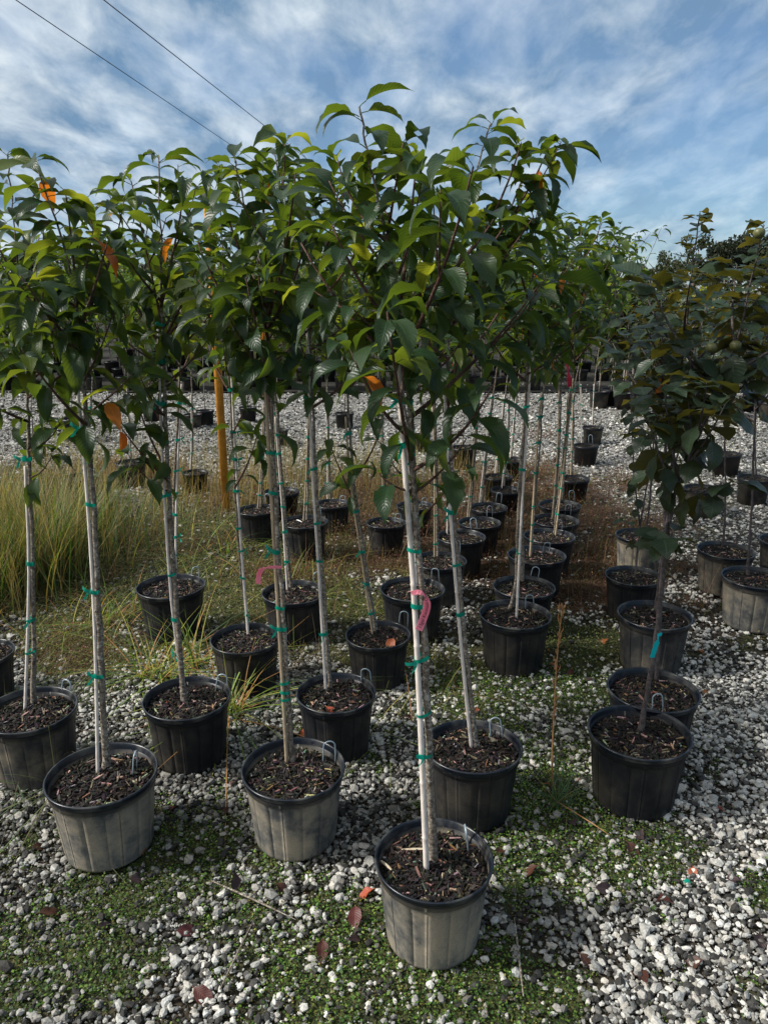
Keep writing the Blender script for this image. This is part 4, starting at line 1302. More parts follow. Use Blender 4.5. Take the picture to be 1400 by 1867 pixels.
# ------------------------------------------------------------------ yellow post
g = G(413, 928)
root = empty('yellow_post', (g.x, g.y, 0))
tag(root, 'tall weathered yellow orange post with a dark top standing in dry grass', 'post')
mb = MB(); mb.v, mb.f = lathe([(0.0001, -0.05, 0), (0.043, -0.05, 0), (0.043, 3.12, 0), (0.041, 3.14, 0), (0.0001, 3.14, 0)], 24)
link('sleeve', mb.mesh('sleeve', M_YEL), root)
mb = MB(); mb.v, mb.f = lathe([(0.024, 3.135, 0), (0.024, 3.38, 0), (0.030, 3.38, 0), (0.030, 3.42, 0), (0.0001, 3.425, 0)], 16)
link('pipe', mb.mesh('pipe', M_WIRE), root)

# ------------------------------------------------------------------ power lines
for k, (a, b, lab) in enumerate((((30, 0), (430, 270), 'left and lower of the two thin power lines crossing the sky'),
                                 ((190, 0), (560, 290), 'right and upper of the two thin power lines crossing the sky'))):
    def pt(p):
        d = ray(*p); t = (9 - H) / d.z
        return Vector((d.x * t, d.y * t, 9.0))
    A, B = pt(a), pt(b)
    d = (B - A) / (B.y - A.y)
    P = []
    for i in range(31):
        Y = 4 + i * 3.2
        q = A + d * (Y - A.y)
        q.z = 9.0
        P.append(q)
    mb = MB(); mb.tube(P, 0.013, 6)
    o = link('power_line', mb.mesh('power_line', M_WIRE))
    tag(o, lab, 'power line', 'power lines overhead')

# ------------------------------------------------------------------ ground
BL_W = [  # green blobs: px, py, radius m, strength
    (250, 1610, .38, .95), (110, 1700, .34, .75), (860, 1835, .26, .95), (720, 1700, .22, .8), (980, 1500, .35, .95), (1150, 1540, .28, .8), (640, 1680, .18, .5), (520, 1560, .2, .45),
    (880, 1250, .5, 1.0), (1030, 1250, .4, .9), (1000, 1380, .3, .8), (640, 1400, .25, .5), (980, 1150, .5, .8), (1060, 1180, .4, .8),
    (450, 1070, .9, .9), (600, 1100, .7, .7), (300, 980, 1.1, .9), (150, 1150, .6, .6), (120, 1050, .8, .9), (420, 960, 1.2, .8), (560, 990, .9, .6), (700, 1190, .3, .6),
    (60, 1540, .18, .4), (400, 1680, .2, .5), (1400, 1620, .14, .6), (30, 900, 1.2, .9), (620, 860, .7, .35), (200, 1780, .25, .5), (900, 1440, .2, .6), (1130, 1400, .15, .5), (960, 1620, .15, .35), (560, 1800, .2, .35)]
BL_D = [(1080, 950, .9, .95), (1060, 1060, .55, .9), (1100, 880, .8, .5), (800, 950, 1.0, .9), (680, 940, .9, .9), (230, 860, .9, .95), (960, 860, .9, .7), (480, 880, .9, .6), (560, 1050, .6, .5), (1230, 1040, .35, .6),
        (700, 1020, .7, .7), (860, 1030, .6, .6), (350, 900, .8, .55), (1190, 1190, .3, .3), (1250, 1110, .3, .5), (1340, 1120, .3, .35), (880, 880, .8, .8), (1180, 930, .25, .4), (640, 1080, .5, .5), (100, 880, 1.0, .6), (1000, 790, .7, .3), (700, 900, 1.0, .8), (620, 960, .8, .75), (900, 960, .9, .9), (1000, 900, .9, .8), (760, 1060, .5, .6), (450, 920, .8, .6), (330, 1000, .7, .45), (200, 1000, .6, .4), (480, 1040, .6, .4), (1080, 1010, .6, .9), (150, 1180, .4, .4)]
BW = np.array([(G(a, b).x, G(a, b).y, r_, s_) for a, b, r_, s_ in BL_W])
BD = np.array([(G(a, b).x, G(a, b).y, r_, s_) for a, b, r_, s_ in BL_D])


def blob(B, X, Y):
    out = np.zeros_like(X)
    for bx, by, r_, s_ in B:
        out = np.maximum(out, s_ * np.exp(-(((X - bx) ** 2 + (Y - by) ** 2) / r_ ** 2) * 0.9))
    return out


_pg = np.random.default_rng(3).random((256, 256))


def vnoise(X, Y, f):
    x = X * f + 100.3; y = Y * f + 57.7
    xi = np.floor(x).astype(int); yi = np.floor(y).astype(int)
    fx = x - xi; fy = y - yi
    fx = fx * fx * (3 - 2 * fx); fy = fy * fy * (3 - 2 * fy)
    g = lambda a, b: _pg[a % 256, b % 256]
    return (g(xi, yi) * (1 - fx) + g(xi + 1, yi) * fx) * (1 - fy) + (g(xi, yi + 1) * (1 - fx) + g(xi + 1, yi + 1) * fx) * fy


def weed(X, Y):
    n_ = 0.55 * vnoise(X, Y, 3.0) + 0.45 * vnoise(X, Y, 9.0) + 0.45 * vnoise(X, Y, 22.0)
    return np.clip((blob(BW, X, Y) * 0.95 + 0.12 + n_ - 0.95) * 2.4, 0, 1)


def dry(X, Y):
    n_ = 0.5 * vnoise(X + 9, Y, 2.2) + 0.35 * vnoise(X, Y + 9, 6.0) + 0.25 * vnoise(X, Y, 17.0)
    return np.clip((blob(BD, X, Y) + n_ - 0.86) * 2.8, 0, 1)


def relief(X, Y):
    return 0.018 * (vnoise(X, Y, 1.3) - 0.5) + 0.012 * (vnoise(X, Y, 4.0) - 0.5)


xs = np.concatenate([[-600, -200, -80, -35, -20], np.arange(-13, 13.01, 0.11), [20, 35, 80, 200, 600]])
ys = np.concatenate([[-100, -20, -5, 0], np.arange(1.0, 26, 0.11), [28, 32, 38, 50, 80, 150, 400, 900]])
XX, YY = np.meshgrid(xs, ys, indexing='ij')
ZZ = relief(XX, YY) * (np.abs(XX) < 13.05) * (YY < 26) - 0.006
V = np.stack([XX, YY, ZZ], -1).reshape(-1, 3)
nx, ny = len(xs), len(ys)
I = np.arange(nx * ny).reshape(nx, ny)
Fc = np.stack([I[:-1, :-1], I[1:, :-1], I[1:, 1:], I[:-1, 1:]], -1).reshape(-1, 4)
tint = np.stack([weed(XX, YY), dry(XX, YY), np.clip((YY - 6.5) / 4.0, 0, 1)], -1).reshape(-1, 3)
m, nt_, b_, o_ = mat('stony_ground')
tcn = N(nt_, 'ShaderNodeTexCoord')
at = N(nt_, 'ShaderNodeAttribute', attribute_name='tint')
sp_ = N(nt_, 'ShaderNodeSeparateColor')
L(nt_, at.outputs['Color'], sp_.inputs[0])
vo = N(nt_, 'ShaderNodeTexVoronoi', i_Scale=36.0, i_Randomness=1.0)
L(nt_, tcn.outputs['Object'], vo.inputs['Vector'])
ve = N(nt_, 'ShaderNodeTexVoronoi', i_Scale=36.0, feature='DISTANCE_TO_EDGE')
L(nt_, tcn.outputs['Object'], ve.inputs['Vector'])
sc_ = N(nt_, 'ShaderNodeSeparateColor')
L(nt_, vo.outputs['Color'], sc_.inputs[0])
st = ramp(nt_, sc_.outputs[0], [(0.0, (0.07, 0.065, 0.06)), (0.35, (0.22, 0.21, 0.20)), (0.6, (0.45, 0.44, 0.42)), (1.0, (0.72, 0.71, 0.69))])
st = mixc(nt_, ramp(nt_, ve.outputs['Distance'], [(0.0, 1.0), (0.12, 0.0)]), st, (0.04, 0.035, 0.03))
nn = N(nt_, 'ShaderNodeTexNoise', i_Scale=9.0, i_Detail=8.0, i_Roughness=0.7)
L(nt_, tcn.outputs['Object'], nn.inputs['Vector'])
n2_ = N(nt_, 'ShaderNodeTexNoise', i_Scale=1.1, i_Detail=4.0, i_Roughness=0.6)
L(nt_, tcn.outputs['Object'], n2_.inputs['Vector'])
soil = mixc(nt_, ramp(nt_, nn.outputs[0], [(0.35, 0.0), (0.65, 1.0)]), (0.014, 0.011, 0.008), (0.055, 0.043, 0.030))
base = mixc(nt_, mth(nt_, 'MULTIPLY', sp_.outputs[2], 1.0), soil, st)
base = mixc(nt_, mth(nt_, 'MULTIPLY', ramp(nt_, n2_.outputs[0], [(0.4, 0.0), (0.7, 1.0)]), 0.35), base, (0.10, 0.09, 0.07))
gr = mixc(nt_, ramp(nt_, nn.outputs[0], [(0.4, 0.0), (0.6, 1.0)]), (0.020, 0.032, 0.010), (0.06, 0.075, 0.02))
base = mixc(nt_, mth(nt_, 'MULTIPLY', sp_.outputs[0], 0.8), base, gr)
dr = mixc(nt_, ramp(nt_, nn.outputs[0], [(0.4, 0.0), (0.6, 1.0)]), (0.035, 0.018, 0.012), (0.13, 0.075, 0.045))
base = mixc(nt_, mth(nt_, 'MULTIPLY', sp_.outputs[1], 0.9), base, dr)
L(nt_, base, b_.inputs['Base Color'])
b_.inputs['Roughness'].default_value = 0.9
b_.inputs['Specular IOR Level'].default_value = 0.2
bump(nt_, b_, mth(nt_, 'ADD', mth(nt_, 'MULTIPLY', mth(nt_, 'MINIMUM', ve.outputs['Distance'], 0.25), 2.2), nn.outputs[0]), 0.9, 0.02)
gme = raw_mesh('ground', V, Fc, m, tint, smooth=True, dom='POINT')
gnd = link('ground', gme)
gnd['kind'] = 'structure'

PA = np.array(POTS_AT)


def outside_pots(X, Y, pad=0.0):
    ok = np.ones(len(X), bool)
    for px_, py_, r_ in PA:
        ok &= ((X - px_) ** 2 + (Y - py_) ** 2) > (r_ + pad) ** 2
    return ok


def scatter(n, y0, y1, pad=0.25, k=0.56):
    Y = rng.uniform(y0, y1, n * 2)
    keep = rng.random(n * 2) < (k * Y + pad) / (k * y1 + pad)
    Y = Y[keep][:n]
    X = rng.uniform(-1, 1, len(Y)) * (k * Y + pad)
    return X, Y


def rot_mats(n):
    q = rng.normal(size=(n, 4)); q /= np.linalg.norm(q, axis=1)[:, None]
    w_, x, y, z = q.T
    return np.stack([np.stack([1 - 2 * (y * y + z * z), 2 * (x * y - z * w_), 2 * (x * z + y * w_)], -1),
                     np.stack([2 * (x * y + z * w_), 1 - 2 * (x * x + z * z), 2 * (y * z - x * w_)], -1),
                     np.stack([2 * (x * z - y * w_), 2 * (y * z + x * w_), 1 - 2 * (x * x + y * y)], -1)], 1)


ph_ = (1 + 5 ** 0.5) / 2
ICO = np.array([(-1, ph_, 0), (1, ph_, 0), (-1, -ph_, 0), (1, -ph_, 0), (0, -1, ph_), (0, 1, ph_), (0, -1, -ph_), (0, 1, -ph_), (ph_, 0, -1), (ph_, 0, 1), (-ph_, 0, -1), (-ph_, 0, 1)], float)
ICO /= np.linalg.norm(ICO[0])
ICF = np.array([(0, 11, 5), (0, 5, 1), (0, 1, 7), (0, 7, 10), (0, 10, 11), (1, 5, 9), (5, 11, 4), (11, 10, 2), (10, 7, 6), (7, 1, 8), (3, 9, 4), (3, 4, 2), (3, 2, 6), (3, 6, 8), (3, 8, 9), (4, 9, 5), (2, 4, 11), (6, 2, 10), (8, 6, 7), (9, 8, 1)])
OCT = np.array([(1, 0, 0), (-1, 0, 0), (0, 1, 0), (0, -1, 0), (0, 0, 1), (0, 0, -1)], float)
OCF = np.array([(0, 2, 4), (2, 1, 4), (1, 3, 4), (3, 0, 4), (2, 0, 5), (1, 2, 5), (3, 1, 5), (0, 3, 5)])


def stones(n, y0, y1, rmed, base, faces, sig=0.38, lay=0.012, thin=0.80):
    X, Y = scatter(n, y0, y1)
    W = np.maximum(weed(X, Y) * (thin - 0.08 + 0.16 * (Y > 4.4)), dry(X, Y) * 0.95)
    patch = 0.62 + 0.38 * np.clip((vnoise(X, Y, 1.6) + 0.5 * vnoise(X, Y, 5.0) - 0.35) * 2.2, 0, 1)
    keep = (rng.random(len(X)) > W) & outside_pots(X, Y, -0.005) & (rng.random(len(X)) < patch)
    X, Y = X[keep], Y[keep]; n = len(X)
    r = rmed * np.exp(rng.normal(0, sig, n)); r = np.clip(r, rmed * 0.4, rmed * 2.4)
    nv = len(base)
    Vs = base[None] * rng.uniform(0.72, 1.22, (n, nv, 1)) * (np.stack([rng.uniform(0.9, 1.45, n), rng.uniform(0.7, 1.0, n), rng.uniform(0.5, 0.85, n)], -1)[:, None, :])
    # lie roughly flat: small tilt, free spin
    tl = rot_mats(n)
    az = rng.random(n) * 6.283
    tx = rng.normal(0, 0.35, n)
    ca, sa = np.cos(az), np.sin(az); ct, s_t = np.cos(tx), np.sin(tx)
    Rm = np.zeros((n, 3, 3))
    Rm[:, 0, 0] = ca; Rm[:, 0, 1] = -sa * ct; Rm[:, 0, 2] = sa * s_t
    Rm[:, 1, 0] = sa; Rm[:, 1, 1] = ca * ct; Rm[:, 1, 2] = -ca * s_t
    Rm[:, 2, 1] = s_t; Rm[:, 2, 2] = ct
    Vs = np.einsum('nij,nvj->nvi', Rm, Vs) * r[:, None, None]
    Z = relief(X, Y) + r * 0.25 + rng.random(n) ** 2 * lay
    Vs += np.stack([X, Y, Z], -1)[:, None, :]
    Fs = faces[None] + (np.arange(n) * nv)[:, None, None]
    u = rng.random(n)
    big = np.clip((r / rmed - 1.0) * 0.40, -0.14, 0.32)
    val = np.where(u + big > 0.60, rng.uniform(0.30, 0.72, n), np.where(u > 0.27, rng.uniform(0.09, 0.27, n), rng.uniform(0.025, 0.07, n)))
    grime = np.clip(0.62 + 0.9 * (vnoise(X, Y, 1.1) - 0.30) + 0.45 * (vnoise(X + 5, Y, 3.5) - 0.4) + 0.16 * np.clip(X - 0.3, -1, 1), 0.42, 1.0)
    grime = np.where(Y > 7.5, np.maximum(grime * 0.92, 0.70), grime)
    val = val * np.minimum(1.0, grime * 1.08)
    warm = rng.normal(0, 0.02, n)
    tint = np.stack([val * (1.01 + warm), val * 0.985, val * (0.91 - warm)], -1)
    tn = np.repeat(tint, len(faces), 0)
    return Vs.reshape(-1, 3), Fs.reshape(-1, 3), tn


def join(parts):
    V, Fc, Tn, o = [], [], [], 0
    for a, b, c in parts:
        V.append(a); Fc.append(b + o); Tn.append(c); o += len(a)
    return np.concatenate(V), np.concatenate(Fc), np.concatenate(Tn)


Vg, Fg, Tg = join([stones(36000, 1.35, 4.4, 0.0042, OCT, OCF, sig=0.3, lay=0.004, thin=0.6), stones(52000, 1.35, 4.6, 0.0078, ICO, ICF), stones(13000, 1.35, 4.8, 0.0138, ICO, ICF, sig=0.28, lay=0.016, thin=0.93),
                   stones(36000, 4.6, 8.0, 0.0105, ICO, ICF), stones(38000, 8.0, 14.0, 0.016, OCT, OCF), stones(16000, 14.0, 20.0, 0.022, OCT, OCF)])
gv = link('gravel', raw_mesh('gravel', Vg, Fg, M_STONE, Tg))
tag(gv, 'white and grey crushed limestone spread over the whole nursery ground', 'gravel', kind='stuff')
print('stone tris', len(Fg))


# ground cover: tiny leaflets hugging the ground
def leaflets(n, y0, y1, size, fn, cols, h=0.02, thresh=0.15, upr=0.35):
    X, Y = scatter(n, y0, y1)
    W = fn(X, Y)
    keep = (rng.random(len(X)) < W) & (W > thresh) & outside_pots(X, Y, 0.0)
    X, Y, W = X[keep], Y[keep], W[keep]; n = len(X)
    cl_ = vnoise(X, Y, 30.0)
    Z = relief(X, Y) + rng.random(n) * h * (0.4 + 0.9 * cl_)
    az = rng.random(n) * 6.283
    d = np.stack([np.cos(az), np.sin(az), rng.normal(0.25, upr, n)], -1); d /= np.linalg.norm(d, axis=1)[:, None]
    s = np.stack([-np.sin(az), np.cos(az), rng.normal(0, 0.35, n)], -1); s /= np.linalg.norm(s, axis=1)[:, None]
    sz = size * rng.uniform(0.6, 1.4, n)[:, None]
    P = np.stack([X, Y, Z], -1)
    Vs = np.stack([P, P + d * sz * 0.55 - s * sz * 0.42, P + d * sz * 1.1, P + d * sz * 0.55 + s * sz * 0.42], 1).reshape(-1, 3)
    ci = rng.integers(0, len(cols), n)
    mixn = vnoise(X, Y, 2.7)
    c = np.array(cols)[ci] * rng.uniform(0.55, 1.35, n)[:, None] * (0.65 + 0.7 * mixn)[:, None]
    return Vs, np.arange(n * 4).reshape(n, 4), c


dull = [(0.10, 0.15, 0.03), (0.07, 0.10, 0.03), (0.16, 0.18, 0.06), (0.12, 0.09, 0.04), (0.07, 0.05, 0.03), (0.20, 0.17, 0.08)]
green = [(0.12, 0.22, 0.028), (0.07, 0.15, 0.025), (0.15, 0.22, 0.035), (0.04, 0.09, 0.02), (0.20, 0.20, 0.05), (0.10, 0.07, 0.04), (0.05, 0.10, 0.03)]
Vc, Fc_, Tc = join([leaflets(120000, 1.35, 4.4, 0.0080, weed, green), leaflets(22000, 1.35, 4.4, 0.0115, weed, green[:2] + green[3:4], h=0.03), leaflets(110000, 4.4, 8.5, 0.014, weed, dull, h=0.05, upr=0.6), leaflets(30000, 8.5, 14.0, 0.03, weed, dull, h=0.08, upr=0.6)])
o = link('ground_cover', raw_mesh('ground_cover', Vc, Fc_, M_GREEN, Tc))
tag(o, 'low green clover and moss creeping between the stones', 'ground cover', kind='stuff')
brown = [(0.16, 0.085, 0.05), (0.10, 0.045, 0.03), (0.22, 0.13, 0.07), (0.13, 0.035, 0.025), (0.08, 0.06, 0.03), (0.09, 0.11, 0.03)]


# blades
def blades(X, Y, hgt, wid, lean, cols, base_z=None, seg=3, droop=0.5, dirs=None):
    n = len(X)
    az = rng.random(n) * 6.283 if dirs is None else dirs
    ln = hgt * rng.uniform(0.5, 1.2, n)
    le = np.abs(rng.normal(lean, lean * 0.5, n))
    wd = wid * rng.uniform(0.6, 1.3, n)
    sx = np.stack([-np.sin(az), np.cos(az), np.zeros(n)], -1)
    dh = np.stack([np.cos(az), np.sin(az), np.zeros(n)], -1)
    z0 = relief(X, Y) if base_z is None else base_z
    P = np.stack([X, Y, z0], -1)
    rings = []
    for i in range(seg + 1):
        s = i / seg
        wv = (wd * (1 - s ** 1.5) + 0.0003)[:, None]
        c_ = P + dh * (ln * (le * s + droop * le * s * s * 1.3))[:, None] + np.array([0, 0, 1.0]) * (ln * (s * np.cos(np.minimum(le, 1.3)) - 0.35 * droop * le * s ** 3))[:, None]
        rings += [c_ - sx * wv, c_ + sx * wv]
    Vs = np.stack(rings, 1)
    k = 2 * (seg + 1)
    fl = np.array([(2 * i, 2 * i + 1, 2 * i + 3, 2 * i + 2) for i in range(seg)])
    Fs = fl[None] + (np.arange(n) * k)[:, None, None]
    c = np.array(cols)[rng.integers(0, len(cols), n)] * rng.uniform(0.6, 1.35, n)[:, None]
    return Vs.reshape(-1, 3), Fs.reshape(-1, 4), np.repeat(c, seg, 0)


def field(n, y0, y1, fn, hgt, wid, lean, cols, pad=0.02, **kw):
    X, Y = scatter(n, y0, y1)
    W = fn(X, Y)
    k = (rng.random(len(X)) < W) & outside_pots(X, Y, pad)
    return blades(X[k], Y[k], hgt, wid, lean, cols, **kw)


Vd, Fd, Td = join([leaflets(90000, 3.0, 7.0, 0.011, dry, brown, h=0.11, upr=0.9), leaflets(90000, 7.0, 13.0, 0.02, dry, brown, h=0.2, upr=0.9)])
V2, F2, T2 = join([field(9000, 5.0, 10.5, dry, 0.34, 0.0016, 0.4, brown + [(0.24, 0.17, 0.08)], seg=3), field(26000, 3.2, 7.0, dry, 0.13, 0.0011, 0.8, brown, seg=2), field(26000, 7.0, 13.0, dry, 0.2, 0.0018, 0.7, brown, seg=2)])
Vd, Fd, Td = join([(Vd, Fd, Td), (V2, F2, T2)])
o = link('dry_weeds', raw_mesh('dry_weeds', Vd, Fd, M_GREEN, Td))
tag(o, 'red brown dried weeds matted around the pots in the middle distance', 'dry weeds', kind='stuff')

gcol = [(0.11, 0.16, 0.035), (0.08, 0.13, 0.03), (0.20, 0.19, 0.06), (0.26, 0.21, 0.09), (0.17, 0.12, 0.06)]
lawn = lambda X, Y: np.clip(weed(X, Y) * (Y > 3.6) * (X < 0.4 + 0.05 * Y), 0, 1)
Vh, Fh, Th = join([field(26000, 3.6, 6.5, lawn, 0.07, 0.0014, 0.9, gcol, seg=2), field(26000, 6.5, 12, lawn, 0.12, 0.0022, 0.8, gcol, seg=2)])
sprawl_c = [(0.20, 0.27, 0.05), (0.12, 0.18, 0.04), (0.36, 0.32, 0.09), (0.34, 0.24, 0.12), (0.26, 0.12, 0.06), (0.09, 0.12, 0.05)]
mess = lambda X, Y: np.clip(blob(BW, X, Y) * (Y > 3.5) * (X < 0.1 * Y) * 1.2 * vnoise(X, Y, 1.9), 0, 1)
Vh, Fh, Th = join([(Vh, Fh, Th), field(5200, 3.6, 9.0, mess, 0.30, 0.0030, 1.0, sprawl_c, seg=4, droop=1.1), field(2600, 3.4, 5.6, mess, 0.26, 0.0012, 1.0, sprawl_c, seg=4, droop=1.0)])
# a far strip of straw-coloured stems behind the post
def straw(X, Y):
    return np.clip(np.exp(-((X + 1.6) ** 2 / 3.2 + (Y - 9.2) ** 2 / 2.2)) * 1.2 + 0.9 * np.exp(-((X - 0.1) ** 2 / 1.2 + (Y - 9.6) ** 2 / 0.5)), 0, 1)
straw_c = [(0.34, 0.25, 0.11), (0.26, 0.18, 0.07), (0.20, 0.19, 0.06), (0.40, 0.32, 0.16)]
Vs2, Fs2, Ts2 = field(9000, 7.5, 11.5, straw, 0.42, 0.0022, 0.16, straw_c)
Vh, Fh, Th = join([(Vh, Fh, Th), (Vs2, Fs2, Ts2)])
o = link('grass', raw_mesh('grass', Vh, Fh, M_GREEN, Th))
tag(o, 'short green and straw coloured grass between the pots in the middle', 'grass', kind='stuff')

# tall grass at the left
cA, cB = G(60, 1120), G(20, 1010)
n = 2600
cx_, cy_ = G(40, 1060).x, G(40, 1060).y
X = np.concatenate([rng.normal(cx_ - 0.05, 0.24, n), rng.normal(cx_ - 0.65, 0.45, n), rng.normal(cx_ + 0.35, 0.25, n // 5)])
Y = np.concatenate([rng.normal(cy_, 0.38, n), rng.normal(cy_ + 0.9, 0.55, n), rng.normal(cy_ + 0.8, 0.4, n // 5)])
clump = vnoise(X, Y, 4.5)
k = outside_pots(X, Y, 0.03) & (Y > 3.9) & (rng.random(len(X)) < clump * 1.5)
tall_c = [(0.08, 0.14, 0.03), (0.05, 0.10, 0.025), (0.12, 0.19, 0.035), (0.18, 0.16, 0.05), (0.26, 0.20, 0.10), (0.03, 0.06, 0.02), (0.15, 0.10, 0.05), (0.06, 0.11, 0.03)]
h_ = 0.78 * (0.55 + 0.75 * vnoise(X[k], Y[k], 2.5))
Vt, Ft, Tt = blades(X[k], Y[k], h_, 0.0042, 0.20, tall_c, seg=5, droop=1.3)
V3, F3, T3 = blades(X[k][::3], Y[k][::3], h_[::3] * 1.35, 0.0016, 0.22, [(0.36, 0.28, 0.14), (0.28, 0.20, 0.10)], seg=4, droop=0.7)
V4, F4, T4 = blades(X[k][::2], Y[k][::2], h_[::2] * 0.5, 0.0030, 1.1, [(0.20, 0.15, 0.08), (0.12, 0.09, 0.05), (0.10, 0.12, 0.04)], seg=3, droop=0.9)
Vt, Ft, Tt = join([(Vt, Ft, Tt), (V3, F3, T3), (V4, F4, T4)])
o = link('tall_grass', raw_mesh('tall_grass', Vt, Ft, M_GREEN, Tt))
tag(o, 'stand of tall green and straw coloured grass at the left edge', 'tall grass', kind='stuff')


# grass tufts one could count
def tuft(px, py, n, hgt, wid, lean, cols, label, spread=0.04, z=None, seg=5, droop=1.1, name='grass_tuft'):
    g = G(px, py)
    X = rng.normal(g.x, spread, n); Y = rng.normal(g.y, spread, n)
    Vt, Ft, Tt = blades(X, Y, hgt, wid, lean, cols, seg=seg, droop=droop)
    Vt = Vt - np.array([g.x, g.y, 0])
    o = link(name, raw_mesh(name, Vt, Ft, M_GREEN, Tt), loc=(g.x, g.y, 0))
    tag(o, label, 'grass tuft', 'grass tufts around the pots')
    return o


lime = [(0.18, 0.27, 0.04), (0.12, 0.20, 0.035), (0.34, 0.34, 0.07), (0.08, 0.13, 0.06), (0.42, 0.22, 0.08)]
tuft(425, 1300, 85, 0.44, 0.0042, 0.72, lime, 'arching lime green grass tuft growing on the right of the grass ringed pot', 0.05)
tuft(285, 1240, 70, 0.42, 0.0040, 0.75, lime, 'arching grass tuft growing left of and behind the grass ringed pot', 0.06)
tuft(350, 1215, 50, 0.46, 0.0038, 0.45, lime, 'upright grass tuft standing behind the stem of the grass ringed pot', 0.05)
tuft(95, 1430, 55, 0.36, 0.0034, 0.85, [(0.10, 0.15, 0.08), (0.14, 0.19, 0.09), (0.2, 0.2, 0.1)], 'thin grey green grass tuft between the two leftmost front pots', 0.08)
tuft(1012, 1468, 80, 0.22, 0.0020, 0.42, [(0.07, 0.14, 0.09), (0.10, 0.18, 0.09), (0.22, 0.2, 0.08)], 'fine bluish green grass tuft at the foot of the tall dry weed stalk', 0.03, droop=0.7)
tuft(560, 1225, 45, 0.34, 0.0012, 0.8, [(0.14, 0.10, 0.07), (0.2, 0.14, 0.09)], 'wispy brown seed grass spraying in front of the shaded middle pots', 0.08)
tuft(215, 1130, 60, 0.34, 0.0035, 0.6, lime, 'green and yellow grass tuft behind the lichen spotted trunk', 0.1)
tuft(400, 1010, 45, 0.4, 0.0035, 0.7, lime, 'sparse yellow green grass tuft in front of the yellow post', 0.15)
tuft(60, 1330, 40, 0.5, 0.0012, 0.7, [(0.14, 0.12, 0.08), (0.2, 0.17, 0.11)], 'wispy seed grass drooping over the pot at the left edge', 0.09)

# tall dry weed stalk
g = G(1010, 1440)
root = empty('weed_stalk', (g.x, g.y, 0))
tag(root, 'tall thin dry weed stalk with reddish seed head standing right of centre', 'weed')
P = [atY(x, y, g.y) - Vector((g.x, g.y, 0)) for x, y in ((1010, 1462), (1006, 1400), (1010, 1290), (1016, 1190), (1024, 1110))]
P[0].z = -0.01
S = smooth_path(P, 4)
mb = MB(); mb.tube(S, [0.0055 * (1 - 0.75 * i / len(S)) for i in range(len(S))], 6)
link('stem', mb.mesh('weed_stem', M_STALK), root)
mb = MB()
for i in range(60):
    s = random.random()
    q = interp(S, 0.12 + (S[-1].z - 0.12) * (1 - s ** 1.6 * 0.8))
    a = random.random() * 6.28
    d = Vector((math.cos(a) * 0.35, math.sin(a) * 0.35, 1)).normalized() * random.uniform(0.02, 0.055)
    mb.tube([q, q + d * 0.6 + Vector((d.x, d.y, 0)) * 0.3, q + d], [0.0012, 0.0022, 0.0004], 4)
sh = mb.mesh('seed_head', M_STALK)
o = link('seed_head', sh, root); o['kind'] = 'stuff'

# ------------------------------------------------------------------ fallen leaves
def flat_leaf(m, seed, curl):
    return leaf_mesh('fallen_leaf', m, Ln=0.098, Wd=0.056, bend=curl, fold=0.35, wave=0.006, pet=0.012, serr=0.05, nseg=8, tip=0.4, seed=seed)


